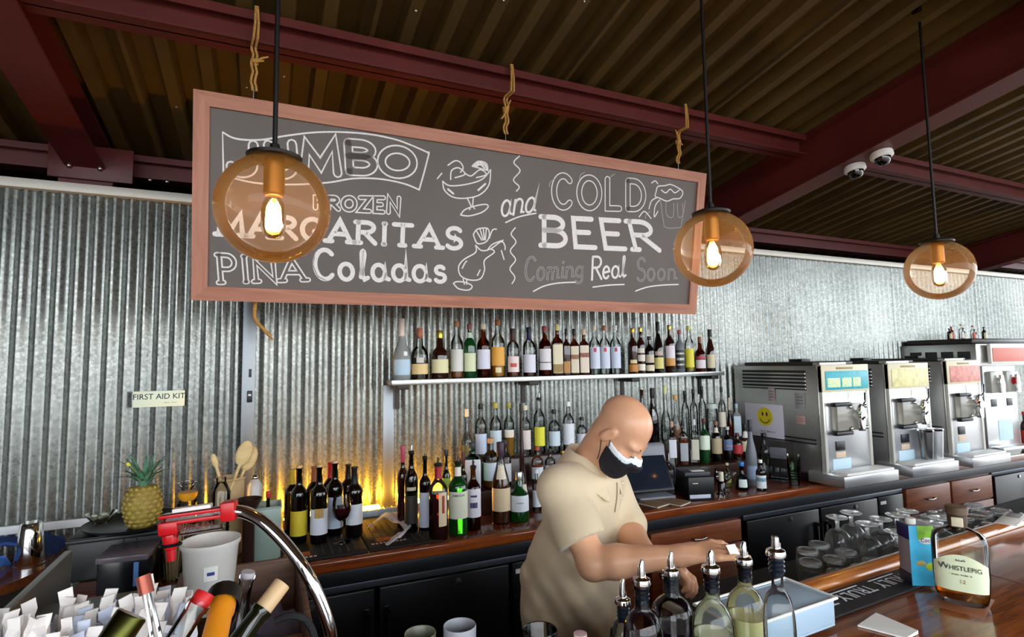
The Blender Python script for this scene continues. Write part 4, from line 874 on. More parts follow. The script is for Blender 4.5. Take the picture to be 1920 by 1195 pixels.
# small things on top of the tall machine
for k in range(7):
    xx = 5.45+k*.09; hh = .10+.05*((k*37) % 5)/5
    bottle('small bottle on top of the tall twin spout machine, %s from the left' % ORD[k], (xx, 2.80+.03*(k % 2), CT+.906 if xx < 5.66 else CT+.906), hh, .018, 'spirit', ['brown', 'amber', 'clear', 'brown', 'clear', 'amber', 'brown'][k], labels=((['d8c8a0', 'c85a2a', 'e0e0d8'][k % 3], .1, .5, 70),), cap=(['262626', 'b8422a', 'c8a85a'][k % 3], 0), group='small bottles on top of the tall machine', seg=12)
# ------------------------------------------------------------------ bartender (smooth blended body, one continuous surface)
def surface_nets(F, org, h):
    S = F < 0
    c = S[:-1, :-1, :-1].astype(np.int8).copy(); c[:] = 0
    nx, ny, nz = [n-1 for n in F.shape]
    offs = [(i, j, k) for i in (0, 1) for j in (0, 1) for k in (0, 1)]
    for i, j, k in offs: c += S[i:i+nx, j:j+ny, k:k+nz]
    act = np.argwhere((c > 0) & (c < 8)); idx = -np.ones((nx, ny, nz), np.int64); idx[tuple(act.T)] = np.arange(len(act))
    vals = {o: F[act[:, 0]+o[0], act[:, 1]+o[1], act[:, 2]+o[2]] for o in offs}
    acc = np.zeros((len(act), 3)); cnt = np.zeros(len(act))
    for a in offs:
        for ax in range(3):
            if a[ax]: continue
            b = list(a); b[ax] = 1; b = tuple(b); fa, fb = vals[a], vals[b]; m = (fa < 0) != (fb < 0)
            t = np.where(m, fa/np.where(m, fa-fb, 1), 0)
            p = np.array(a, float)[None, :]+np.zeros((len(act), 3)); p[:, ax] += t
            acc += p*m[:, None]; cnt += m
    V = (act+acc/cnt[:, None])*h+np.array(org)
    Q = []
    for ax in range(3):
        u, v = (ax+1) % 3, (ax+2) % 3
        sl0 = [slice(None)]*3; sl1 = [slice(None)]*3; sl0[ax] = slice(0, -1); sl1[ax] = slice(1, None)
        A, B = S[tuple(sl0)], S[tuple(sl1)]
        e = np.argwhere(A != B)
        e = e[(e[:, u] > 0) & (e[:, v] > 0) & (e[:, u] < idx.shape[u]) & (e[:, v] < idx.shape[v])]
        q = []
        for du, dv in ((-1, -1), (0, -1), (0, 0), (-1, 0)):
            w_ = e.copy(); w_[:, u] += du; w_[:, v] += dv; q.append(idx[tuple(w_.T)])
        q = np.stack(q, 1); flip = ~A[tuple(e.T)]; q[flip] = q[flip][:, ::-1]; Q.append(q[(q >= 0).all(1)])
    return V, np.concatenate(Q)
class Field:
    def __init__(s, lo, hi, h):
        s.h = h; s.lo = np.array(lo, float); n = np.ceil((np.array(hi)-s.lo)/h).astype(int)+1; s.F = np.full(n, .2, np.float32)
    def sub(s, lo, hi):
        a = np.clip(np.floor((np.array(lo)-s.lo)/s.h).astype(int), 0, None); b = np.minimum(np.ceil((np.array(hi)-s.lo)/s.h).astype(int)+1, s.F.shape)
        sl = tuple(slice(i, max(i+1, j)) for i, j in zip(a, b))
        g = [s.lo[k]+np.arange(sl[k].start, sl[k].stop)*s.h for k in range(3)]
        return sl, np.stack(np.meshgrid(*g, indexing='ij'), -1)
    def put(s, d, sl, k, cut=False):
        F = s.F[sl]
        if cut: d = -d; hh = np.clip(.5-.5*(F-d)/k, 0, 1); s.F[sl] = F*(1-hh)+d*hh+k*hh*(1-hh); return
        hh = np.clip(.5+.5*(F-d)/k, 0, 1); s.F[sl] = F*(1-hh)+d*hh-k*hh*(1-hh)
    def cap(s, a, b, ra, rb, k=.02, cut=False):
        a, b = np.array(a), np.array(b); m = max(ra, rb)+.07
        sl, P = s.sub(np.minimum(a, b)-m, np.maximum(a, b)+m); ab = b-a
        t = np.clip(((P-a)@ab)/max(1e-9, ab@ab), 0, 1); d = np.linalg.norm(P-a-t[..., None]*ab, axis=-1)-(ra+(rb-ra)*t); s.put(d, sl, k, cut)
    def ell(s, c, r, ax=None, k=.02, cut=False):
        c = np.array(c); ax = np.eye(3) if ax is None else np.array(ax); m = max(r)+.07
        sl, P = s.sub(c-m, c+m); q = ((P-c)@ax.T)/np.array(r); n = np.linalg.norm(q, axis=-1); n2 = np.linalg.norm(q/np.array(r), axis=-1)
        d = n*(n-1)/np.maximum(n2, 1e-6); s.put(d, sl, k, cut)
    def mesh(s):
        V, Q = surface_nets(s.F, s.lo, s.h); me = bpy.data.meshes.new('f'); me.vertices.add(len(V)); me.vertices.foreach_set('co', V.ravel())
        me.loops.add(len(Q)*4); me.loops.foreach_set('vertex_index', Q.ravel().astype(np.int32)); me.polygons.add(len(Q))
        me.polygons.foreach_set('loop_start', np.arange(len(Q), dtype=np.int32)*4); me.update(calc_edges=True); me.validate()
        return me
def relax(me, n=2):
    bm = bmesh.new(); bm.from_mesh(me)
    for i in range(n): bmesh.ops.smooth_vert(bm, verts=bm.verts, factor=.5, use_axis_x=True, use_axis_y=True, use_axis_z=True)
    bm.to_mesh(me); bm.free()
LAT = np.array([math.cos(YAW), -math.sin(YAW), 0]); DEP = np.array([math.sin(YAW), math.cos(YAW), 0]); UPV = np.array([0, 0, 1.0])
FB = LAT*.82-DEP*.572; RB = -LAT*.572-DEP*.82           # where he faces, his right-hand side
J = dict(neck=atd(1112, 872, 1.81), chest=atd(1092, 945, 1.86), belly=atd(1078, 1050, 1.91), pel=atd(1072, 1105, 1.94),
         rs=atd(1050, 915, 1.72), re=atd(1112, 1058, 1.60), rw=atd(1278, 1042, 1.53), ls=atd(1136, 900, 1.97), le=atd(1172, 992, 1.88), lw=atd(1222, 1050, 1.66))
HC = np.array(atd(1160, 814, 1.72)); PT = math.radians(45)
HF = FB*math.cos(PT)-UPV*math.sin(PT); HU = FB*math.sin(PT)+UPV*math.cos(PT); HS = RB
HK = .885
def hp(f, s, u): return HC+(HF*f+HS*s+HU*u)*HK
HAX = [HF, HS, HU]; BAX = [FB, RB, UPV]
lo = np.array([.35, .75, .70]); hi = np.array([1.75, 2.25, 1.66])
def head(B):
    B.ell(hp(-.010, 0, .052), tuple(HK*q for q in (.100, .077, .086)), HAX, .001)
    B.ell(hp(.045, 0, -.028), tuple(HK*q for q in (.056, .060, .084)), HAX, .03)
    B.ell(hp(.055, 0, -.092), tuple(HK*q for q in (.042, .040, .036)), HAX, .03)
    B.ell(hp(.020, 0, -.070), tuple(HK*q for q in (.055, .055, .035)), HAX, .03)
    B.cap(hp(.094, 0, .012), hp(.114, 0, -.030), .009, .013, .012)
    for s in (-1, 1):
        B.ell(hp(.104, s*.012, -.036), tuple(HK*q for q in (.010, .009, .008)), HAX, .010)
        B.ell(hp(.074, s*.032, .026), tuple(HK*q for q in (.022, .026, .010)), HAX, .02)
        B.ell(hp(.104, s*.030, .004), tuple(HK*q for q in (.014, .017, .011)), HAX, .012, cut=True)
        B.ell(hp(.082, s*.031, .003), tuple(HK*q for q in (.0125, .016, .0115)), HAX, .006)
        B.ell(hp(.060, s*.046, -.030), tuple(HK*q for q in (.030, .018, .020)), HAX, .02)
        eax = [HF*.92-HU*.39, HS, HU*.92+HF*.39]
        B.ell(hp(-.006, s*.078, .002), tuple(HK*q for q in (.019, .010, .033)), eax, .008)
        B.ell(hp(-.002, s*.090, .006), tuple(HK*q for q in (.010, .007, .020)), eax, .006, cut=True)
def hand(B, w_, d, n, a, curl, thumb=1):
    d, n, a = [np.array(q)/np.linalg.norm(q) for q in (d, n, a)]
    B.cap(w_, w_+d*.03, .026, .026, .02)
    for i in range(4): B.cap(w_+d*.02+a*(i-1.5)*.011, w_+d*.092+a*(i-1.5)*.0205, .015, .0115, .012)
    for i, L in enumerate((.076, .086, .080, .062)):
        p = w_+d*.090+a*(i-1.5)*.0215; sp = a*(i-1.5)*.05
        for q, (sg, r0, r1) in enumerate(((.46, .0100, .0092), (.30, .0092, .0085), (.24, .0085, .0072))):
            an = curl[i]*(.55+q*.9); v = d*math.cos(an)-n*math.sin(an)+sp; v /= np.linalg.norm(v); e = p+v*L*sg; B.cap(p, e, r0, r1, .004); p = e
    t0 = w_+d*.028-a*thumb*.022; t1 = t0+(d*.75-a*thumb*.55-n*.35)*.042; t2 = t1+(d*.95-a*thumb*.1-n*.45)*.034; t3 = t2+(d*.9+a*thumb*.15-n*.5)*.026
    B.cap(t0, t1, .0145, .0125, .012); B.cap(t1, t2, .0118, .0100, .004); B.cap(t2, t3, .0100, .0078, .004)
B = Field(lo, hi, .0045)
head(B)
B.cap(J['neck']-FB*.015, hp(-.030, 0, -.035), .060, .056, .03)
B.ell(J['neck']-UPV*.06-FB*.02, (.07, .12, .07), BAX, .03)
B.ell(J['chest'], (.095, .14, .16), BAX, .03); B.ell(J['belly'], (.11, .14, .15), BAX, .03); B.ell(J['pel'], (.11, .14, .14), BAX, .03)
for s, e, w_ in (('rs', 're', 'rw'), ('ls', 'le', 'lw')):
    B.cap(J[s], J[e], .050, .044, .02); el = J[e]+(J[w_]-J[e])*.28
    B.cap(J[e], el, .045, .045, .02); B.cap(el, J[w_], .046, .027, .02)
rd = np.array(atd(1390, 1024, 1.49))-J['rw']; hand(B, J['rw'], rd, UPV*.9-DEP*.25, DEP*.95+UPV*.3, (.16, .24, .34, .48), thumb=-1)
ld = LAT*.80-DEP*.40-UPV*.22; hand(B, J['lw'], ld, UPV*.75+LAT*.45, np.cross(ld, UPV*.75+LAT*.45), (.62, .70, .78, .85), thumb=1)
SKIN = mat('skin', 'dba582', .30, noise=.07, nscale=16, bump=.05, bscale=90)
SKIN.node_tree.nodes['Principled BSDF'].inputs['Subsurface Weight'].default_value = .12
SKIN.node_tree.nodes['Principled BSDF'].inputs['Subsurface Radius'].default_value = (.02, .008, .004)
foot = np.array([J['pel'][0], J['pel'][1], 0.0])
person = thing('person', 'bald person in tan short sleeved shirt and black face mask bending over the bar', 'person', (0, 0, 0))
me = B.mesh(); relax(me, 1); body = obj('body', me, SKIN, person, smooth=180)
# --- shirt
KH = mat('tan cotton', 'd8c3a2', .85, noise=.05, nscale=8, bump=.12, bscale=700, sheen=.2)
Sf = Field(lo-.02, hi, .006); 
Sf.ell(J['neck']-UPV*.075-FB*.02, (.085, .13, .085), BAX, .03)
Sf.ell(J['chest'], (.122, .172, .175), BAX, .05); Sf.ell(J['belly'], (.150, .180, .19), BAX, .06)
Sf.cap(J['pel']+UPV*.02-RB*.03, J['pel']-UPV*.40-RB*.03, .160, .178, .05); Sf.cap(J['pel']+UPV*.02+RB*.04, J['pel']-UPV*.40+RB*.04, .150, .170, .05)
for s, e, f in (('rs', 're', .72), ('ls', 'le', .80)):
    a, b = J[s], J[s]+(J[e]-J[s])*f
    Sf.cap(J['neck']-UPV*.03, a, .060, .066, .04); Sf.cap(a, b+(b-a)*.15, .070, .078, .03)
# wrinkles
g = [Sf.lo[k]+np.arange(Sf.F.shape[k])*.006 for k in range(3)]; PX, PY, PZ = np.meshgrid(*g, indexing='ij')
uu = PX*LAT[0]+PY*LAT[1]; vv = PX*FB[0]+PY*FB[1]
low = np.clip((1.22-PZ)/.3, 0, 1)
Sf.F += (.010*np.sin(uu*30+PZ*17+2*np.sin(PZ*9))*low+.006*np.sin(vv*46-PZ*33+np.sin(uu*20))*(.35+.65*low)+.0025*np.sin(uu*90+PZ*55)*low).astype(np.float32)
def plane(p, n):
    n = np.array(n)/np.linalg.norm(n); return ((PX-p[0])*n[0]+(PY-p[1])*n[1]+(PZ-p[2])*n[2]).astype(np.float32)
for s, e, f in (('rs', 're', .72), ('ls', 'le', .80)):       # cut the sleeve hems and, near the sleeves only, keep the rest
    a, b = J[s], J[s]+(J[e]-J[s])*f; near = (np.sqrt((PX-b[0])**2+(PY-b[1])**2+(PZ-b[2])**2) < .135)
    tors = ((PX-J['belly'][0])*RB[0]+(PY-J['belly'][1])*RB[1])*(1 if s == 'rs' else -1) > .15
    d = plane(b, J[e]-J[s]); Sf.F = np.where(near & tors, np.maximum(Sf.F, d), Sf.F)
Sf.F = np.maximum(Sf.F, -(PZ-.715)).astype(np.float32)
dn = plane(J['neck']+HU*.028-FB*.02, HU*.8+UPV*.2); Sf.F = np.where(((PX-J['neck'][0])**2+(PY-J['neck'][1])**2) < .016, np.maximum(Sf.F, np.where(PZ > J['neck'][2]-.03, dn, -1)), Sf.F).astype(np.float32)
me = Sf.mesh(); relax(me, 2); shirt = obj('shirt', me, KH, person, smooth=60)
from mathutils.bvhtree import BVHTree
_bm = bmesh.new(); _bm.from_mesh(me); SBV = BVHTree.FromBMesh(_bm)
def onshirt(px, py, lift=.002):
    d = Vector(ray(px, py)).normalized(); h = SBV.ray_cast(Vector(CAM), d)
    return (h[0]+h[1]*lift) if h[0] is not None else Vector(atd(px, py, 1.8))
PIPE = mat('dark piping', '2b2422', .7)
MB().tube([onshirt(*p) for p in spl([(1156, 905), (1156, 930), (1152, 960)], 4)], .0018, 6).build('placket_seam', mat('shirt seam', '9a8460', .8), shirt)
for p in ((1166, 906), (1164, 940)):
    MB().ball(onshirt(*p, lift=.001), .006, 10, 6).build('button', mat('shirt button', 'd9c6a4', .3), shirt)
# polo collar: a standing band and a turned-down layer round the neck, open in front
Cf = Field(J['neck']-.16, J['neck']+.18, .004)
g = [Cf.lo[k]+np.arange(Cf.F.shape[k])*.004 for k in range(3)]; X, Y, Z = np.meshgrid(*g, indexing='ij')
na = HU*.55+UPV*.6-FB*.10; na /= np.linalg.norm(na); nc = J['neck']-FB*.022-UPV*.012
hh = (X-nc[0])*na[0]+(Y-nc[1])*na[1]+(Z-nc[2])*na[2]
fx = FB-na*(FB@na); fx /= np.linalg.norm(fx); sx_ = np.cross(na, fx)
cf = (X-nc[0])*fx[0]+(Y-nc[1])*fx[1]+(Z-nc[2])*fx[2]; cs = (X-nc[0])*sx_[0]+(Y-nc[1])*sx_[1]+(Z-nc[2])*sx_[2]
rr = np.sqrt(cf**2+cs**2); ang = np.arctan2(cs, cf)
r1 = .078-.10*np.clip(hh, -.05, .06); band = np.maximum(np.abs(rr-r1)-.003, np.maximum(hh-.056, -hh-.06))
low = -.006-.060*np.clip(np.cos(ang), 0, 1)**2; r2 = .094-.34*hh; r2 = np.where(hh < 0, .094-.70*hh, r2)
wing = np.maximum(np.abs(rr-r2)*.85-.0028, np.maximum(hh-.057, low-hh)); d = np.minimum(band, wing)
d = np.maximum(d, np.where(np.abs(ang) < .33, .01, -.01)*1.0 if False else (.35-np.abs(ang))*.07*(cf > 0)-.2*(cf <= 0))
Cf.F = d.astype(np.float32); mc_ = Cf.mesh(); relax(mc_, 2); obj('collar', mc_, KH, shirt, smooth=180)
# --- mask: cloth following the face
def mask(off, u_top, u_nose, col, nm):
    M = Field(HC-.17, HC+.17, .0036); head(M)
    g = [M.lo[k]+np.arange(M.F.shape[k])*.0036 for k in range(3)]; X, Y, Z = np.meshgrid(*g, indexing='ij')
    f = (X-HC[0])*HF[0]+(Y-HC[1])*HF[1]+(Z-HC[2])*HF[2]; s = (X-HC[0])*HS[0]+(Y-HC[1])*HS[1]+(Z-HC[2])*HS[2]; u = (X-HC[0])*HU[0]+(Y-HC[1])*HU[1]+(Z-HC[2])*HU[2]
    f, s, u = f/HK, s/HK, u/HK
    d = np.abs(M.F-off)-.0025
    top = u_nose+(u_top-u_nose)*np.clip(np.abs(s)/.055, 0, 1)**1.3
    d = np.maximum(d, u-top); d = np.maximum(d, .012+(.035)*np.clip((u+.10)/-.06, 0, 1)+.25*np.clip(-u-.04, 0, 1)-f); d = np.maximum(d, -.125-u)
    M.F = d.astype(np.float32); me = M.mesh(); relax(me, 2); return obj(nm, me, col, person, smooth=180)
MK = mat('black cotton mask', '1d1a22', .8, bump=.1, bscale=500)
mask(.0035, -.014, .002, mat('white inner mask', 'e9eef2', .8), 'inner_mask')
mk = mask(.0085, -.030, -.016, MK, 'face_mask')
for s in (1, -1):
    for u0, u1 in ((-.032, .022), (-.095, -.030)):
        MB().tube(spl([tuple(hp(.020, s*.067, u0)), tuple(hp(.008, s*.075, (u0+u1)/2)), tuple(hp(-.012, s*.082, u1))], 5), .0016, 6).build('ear_loop', mat('ear loop elastic', '3a3a40', .7), mk)
BROW = mat('dark brow', '2a1c16', .8)
for s in (-1, 1):
    MB().tube([tuple(hp(.0975, s*.014, .026)), tuple(hp(.0965, s*.030, .031)), tuple(hp(.084, s*.047, .028))], [.0016, .0026, .0014], 6).build('eyebrow', BROW, person)
    MB().tube([tuple(hp(.0985, s*.018, -.004)), tuple(hp(.0985, s*.030, -.007)), tuple(hp(.091, s*.043, -.004))], [.0009, .0014, .0009], 6).build('eyelid_line', BROW, person)
# --- trousers and shoes
Tf = Field((J['pel'][0]-.35, J['pel'][1]-.35, .03), (J['pel'][0]+.35, J['pel'][1]+.35, .98), .014)
Tf.ell(J['pel']-UPV*.05, (.13, .165, .14), BAX, .03)
for s in (-1, 1):
    hip = J['pel']+RB*s*.085-UPV*.08; kn = np.array([hip[0], hip[1], .48])+FB*.03; an = np.array([hip[0], hip[1], .06])+RB*s*.02
    Tf.cap(hip, kn, .095, .070, .04); Tf.cap(kn, an, .068, .058, .03)
    sh = MB(); Ms = Matrix(((FB[0], -RB[0]*-1*-1, 0, an[0]), (FB[1], -RB[1], 0, an[1]), (0, 0, 1, 0), (0, 0, 0, 1)))
    prof = [(-.08, .036, .07), (-.06, .044, .075), (0, .046, .08), (.08, .05, .055), (.14, .05, .04), (.175, .036, .03), (.19, .015, .02)]
    v = []; fcs = []
    for x_, hw, ht in prof: v += [(x_, hw*math.cos(q), max(0, ht*(.5+.5*math.sin(q)))) for q in [2*PI*k/12 for k in range(12)]]
    for i in range(len(prof)-1): fcs += [(i*12+k, i*12+(k+1) % 12, (i+1)*12+(k+1) % 12, (i+1)*12+k) for k in range(12)]
    fcs += [tuple(range(12))[::-1], tuple((len(prof)-1)*12+k for k in range(12))]
    sh.add(v, fcs, Ms); sh.build('shoe', mat('black leather', '121212', .4), person, smooth=60)
me = Tf.mesh(); relax(me, 2); obj('trousers', me, mat('dark trousers', '1d1f26', .85), person, smooth=180)
# paper strip in his right hand
q = np.array(atd(1378, 1035, 1.47)); t = thing('receipt', 'white paper slip held in the right hand of the bartender', 'paper', q)
d = np.array(atd(1395, 1062, 1.46))-q; wv = LAT*.028+DEP*.01
vs = []
for k in range(5):
    c = -d*.5+d*(k/4*1.6)+UPV*(-.006*math.sin(k)); vs += [tuple(c-wv*.5), tuple(c+wv*.5)]
mb = MB().add(vs+[(x, y, z-.0008) for x, y, z in vs], [(2*i, 2*i+1, 2*i+3, 2*i+2) for i in range(4)]+[(10+2*i, 10+2*i+2, 10+2*i+3, 10+2*i+1) for i in range(4)]); mb.build('slip', PAPER, t, smooth=60)
# ------------------------------------------------------------------ front bar
BA = math.radians(3.03); BO = np.array([1.32, 1.062, 0])
BM = T(*BO) @ RZ(BA)
def bw(u, v, z): return tuple(BM @ Vector((u, v, z)))
bar = thing('front_bar', 'varnished wooden front bar with a rounded inner rail', 'bar', (1.32, 1.062, 0), BA)
MB().bbox(-1.95, 4.2, -.66, -.02, 1.03, 1.07, .006).build('bar_top', BARWOOD, bar)
RAILW = wood('rail wood', '8a4a1e', 'b8743a', .22, coat=.5)
MB().bbox(-1.95, -1.28, -.02, .085, 1.03, 1.07, .004).build('bar_flap', BARWOOD, bar)
MB().tube([(-1.28, .005, 1.068), (4.2, .005, 1.068)], .026, 14).build('inner_rail', RAILW, bar, smooth=60)
MB().bbox(-1.95, 4.2, -.45, -.02, .05, 1.03, .004).build('front_panel', DARKWOOD, bar)
MB().box(-1.95, 4.2, -.40, -.05, 0, .05).build('plinth', BLACK, bar)
MB().bbox(.55, .556, -.60, -.14, 1.0695, 1.0706, .0003).build('board_joint', DARKWOOD, bar)
ub = thing('drain_board', 'steel underbar drain board with black mat behind the bar rail', 'counter', (1.32, 1.062, 0), BA)
UBZ = .945
MB().bbox(-.15, 3.4, .035, .40, UBZ-.03, UBZ, .004).build('deck', STEEL, ub)
MB().bbox(-.14, 3.39, .045, .39, UBZ, UBZ+.006, .002).build('mat', BLKRUB, ub)
for u in (-.1, 1.6, 3.3):
    for v in (.07, .37): MB().lathe([(.018, 0), (.018, UBZ-.03)], 12, T(u, v, 0)).build('leg', STEEL, ub)
# branded bar mat along the rail, reads from the bartender's side
m_ = thing('rail_mat', 'black rubber rail mat printed TRULY in white beside the bar rail', 'bar mat', bw(0, 0, 1.0705), BA)
MB().bbox(-.62, .36, -.135, -.04, 0, .007, .003).build('mat_body', BLKRUB, m_)
WPR = mat('white mat print', 'dfe4ec', .7)
for k in range(5):
    u = .255-k*.168
    text('TRULY', .052, T(u, -.080, .0075) @ RZ(PI), .012, sx=.92).build('mat_lettering', WPR, m_, smooth=0)
    MB().box(u-.065, u+.05, -.055, -.051, .0072, .0077).build('mat_bar', WPR, m_)
# whiskey bottle
wq = atz(1806, 1128, 1.07)
PROF['flask'] = ([(0, .80), (.02, .86), (.10, .94), (.30, 1), (.62, .99), (.70, .93), (.745, .74), (.77, .46), (.785, .34), (.90, .32), (.905, .37), (.925, .37)], .90)
wb = thing('whiskey_bottle', 'wide clear whiskey bottle with cream label on the bar top', 'bottle', (float(wq[0]), float(wq[1]), 1.0705), facing(wq, 1.0))
WH, WR = .235, .058; pr = PROF['flask'][0]
shell(pr, WH, WR, 36, 2.8, .72).build('glass', CLEAR, wb, smooth=50)
shell(pr, WH, WR, 36, 2.8, .72, .0, .05, .97, cap=True).build('glass_base', mat('thick glass', (.95, .96, .96), .03, trans=1), wb, smooth=50)
shell(pr, WH, WR, 36, 2.8, .72, .055, .20, .94, cap=True).build('whiskey', mat('whiskey', 'd07a1a', .02, trans=.9, ior=1.36), wb, smooth=50)
LBL = mat('cream green label', 'e2ebc6', .7)
lab = shell(pr, WH, WR, 24, 2.8, .72, .15, .53, off=.0009, a=(math.radians(-90-62), math.radians(-90+62)))
# arched top edge
zt = .53*WH
lab.v = [(x, y, z-(.022*(abs(x)/.05)**2 if z > zt-.001 else 0)) for x, y, z in lab.v]
lab = lab.build('label', LBL, wb, smooth=60)
yl = -WR*.72-.0016
for s, z, sz, sx_ in (('W', .093, .021, 1.0),):
    text(s, sz, T(-.0335, yl+.003, z) @ FACE, .01, sx=sx_).build('label_print', INK, lab, smooth=0)
text('HISTLEPIG', .0155, T(.009, yl, .0915) @ FACE, .008, sx=.92).build('label_print', INK, lab, smooth=0)
scribble(lab, -.018, .022, yl, .077, .004, 11); text('12', .013, T(.002, yl, .060) @ FACE, .008).build('label_print', mat('tan print', 'a08a5a', .7), lab, smooth=0)
scribble(lab, -.008, .012, yl, .112, .006, 4)
MB().lathe([(.0195, .185), (.0205, .187), (.0205, .213), (.019, .215)], 24).build('neck_label', mat('dark neck label', '4a3a2a', .6), wb)
MB().bbox(-.012, .012, -.0235, -.0195, .188, .211, .002).build('neck_patch', mat('cream patch', 'd9ccb0', .6), wb)
MB().lathe([(1e-4, .215), (.0225, .215), (.024, .217), (.024, .234), (.022, .236), (1e-4, .236)], 24).build('stopper', mat('brown stopper', '5a4632', .5), wb)
nk = MB().bbox(-.075, .075, -.055, .055, 0, .0008, .0003).build('napkin_square', mat('damp napkin', '8a5232', .35), thing('drink_napkin', 'thin square napkin under the whiskey bottle', 'napkin', (float(wq[0])-.01, float(wq[1]), 1.0698), .3))
# carton
cq = atz(1722, 1092, 1.078)
c_ = thing('drink_carton', 'blue and cyan drink carton with white screw cap on the bar mat', 'carton', (float(cq[0]), float(cq[1]), 1.0785), -.5)
MB().bbox(-.031, .031, -.026, .026, 0, .155, .002).build('box', mat('carton grey side', '8f8894', .5), c_)
MB().bbox(-.0315, .0318, -.0267, -.0255, 0, .156, .0004).build('front_print', mat('cyan print', '3fb6e0', .45, noise=.2, nscale=18), c_)
MB().bbox(-.032, -.0305, -.0265, .0265, .118, .156, .0004).build('side_band', mat('navy print', '1a1660', .45), c_)
MB().bbox(-.032, -.0305, -.0265, .0265, 0, .03, .0004).build('side_foot', mat('navy print dark', '101236', .45), c_)
MB().bbox(-.010, .0315, -.0275, -.0262, .12, .156, .0004).build('leaf_print', mat('green print', '8fc83a', .45, noise=.3, nscale=60), c_)
MB().ball((.012, -.0268, .118), (.019, .0012, .010), 20, 8).build('logo_oval', WHITE, c_)
text('Coco', .014, T(.012, -.0284, .118) @ FACE, .01).build('logo_lettering', mat('navy print', '1a1660', .45), c_, smooth=0)
MB().ball((.018, -.0268, .050), (.013, .0014, .010), 16, 8).build('lemon_print', mat('lime print', 'c8e03a', .5), c_)
MB().ball((-.006, -.0268, .058), (.012, .0014, .007), 16, 8).build('nut_print', mat('tan nut print', 'b8a05a', .5), c_)
MB().lathe([(1e-4, .155), (.012, .155), (.0125, .157), (.0125, .168), (.011, .17), (1e-4, .17)], 18, T(-.010, 0, 0)).build('cap', WHITE, c_)
# folded receipt
rp = [atz(*p, 1.0705) for p in ((1608, 1176), (1643, 1156), (1722, 1190), (1700, 1200))]
r0 = rp[0]; t = thing('folded_receipt', 'white folded paper slip lying on the bar top', 'paper', r0)
mb = MB(); P = [tuple(np.array(p)-r0) for p in rp]
mb.add([(x, y, .0006) for x, y, z in P]+[(x, y, .0045+(.004 if i in (1, 2) else 0)) for i, (x, y, z) in enumerate(P)], [(3, 2, 1, 0), (4, 5, 6, 7), (0, 1, 5, 4), (1, 2, 6, 5), (2, 3, 7, 6), (3, 0, 4, 7)]); mb.build('sheet', PAPER, t)
for q, w2, lab in (((1885, 982), .09, 'white paper slip at the far right of the bar rail'),):
    q = atz(*q, 1.10); t = thing('paper_slip', lab, 'paper', (bw(1.16, .0, 1.0945)), BA+.2)
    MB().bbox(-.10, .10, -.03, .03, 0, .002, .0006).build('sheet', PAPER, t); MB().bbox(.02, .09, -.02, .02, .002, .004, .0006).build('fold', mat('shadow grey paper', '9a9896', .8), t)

# inverted glasses on the drain board
GLS = mat('bar glass', (.93, .95, .95), .05, trans=.75, ior=1.25)
def rocks(u, v, label):
    t = thing('rocks_glass', label, 'glass', bw(u, v, UBZ+.0065), 0, 'upside down rocks glasses on the drain board')
    MB().lathe([(.034, 0), (.040, 0), (.0405, .003), (.036, .070), (.037, .078), (.034, .084), (1e-4, .085)], 20).build('cup', GLASSW, t, smooth=50)
    MB().lathe([(1e-4, .070), (.031, .071), (.033, .075), (.0325, .083), (.026, .086), (.024, .083), (1e-4, .083)], 20).build('thick_base', GLS, t, smooth=50)
    MB().lathe([(.0385, .0), (.041, .002), (.0385, .005)], 20).build('rim', GLASSW, t)
spots = [(.40+i*.094, .085+j*.093+.02*(i % 2)) for i in range(2) for j in range(3)]+[(.30, .10), (.31, .20), (.40+.0, .36)]
spots += [(1.0+i*.092, .09+j*.094+.015*(i % 2)) for i in range(7) for j in range(3)]
for i, (u, v) in enumerate(spots):
    near = i < 9
    if near and (u, v) == (.40, .36): continue
    rocks(u, v, 'upside down clear rocks glass in the near cluster left of the goblets' if near else 'upside down clear rocks glass in the long far cluster past the goblets')
def goblet(u, v, lab):
    t = thing('beer_goblet', lab, 'glass', bw(u, v, UBZ+.0065), 0, 'upside down stemmed goblets')
    MB().lathe([(.033, 0), (.036, .001), (.043, .035), (.045, .065), (.040, .095), (.026, .112), (.010, .118), (.006, .124)], 22).build('bowl', GLASSW, t, smooth=60)
    MB().lathe([(1e-4, .108), (.010, .113), (.0065, .124), (.006, .135), (.008, .148), (.020, .154), (.034, .157), (.036, .160), (.033, .162), (1e-4, .160)], 22).build('stem_foot', GLS, t, smooth=60)
for i, (u, v) in enumerate(((.60, .09), (.61, .19), (.70, .10), (.71, .20), (.80, .09), (.81, .20), (.70, .30), (.60, .29), (.90, .10), (.90, .21))):
    goblet(u, v, 'upside down stemmed goblet left of the drink carton')

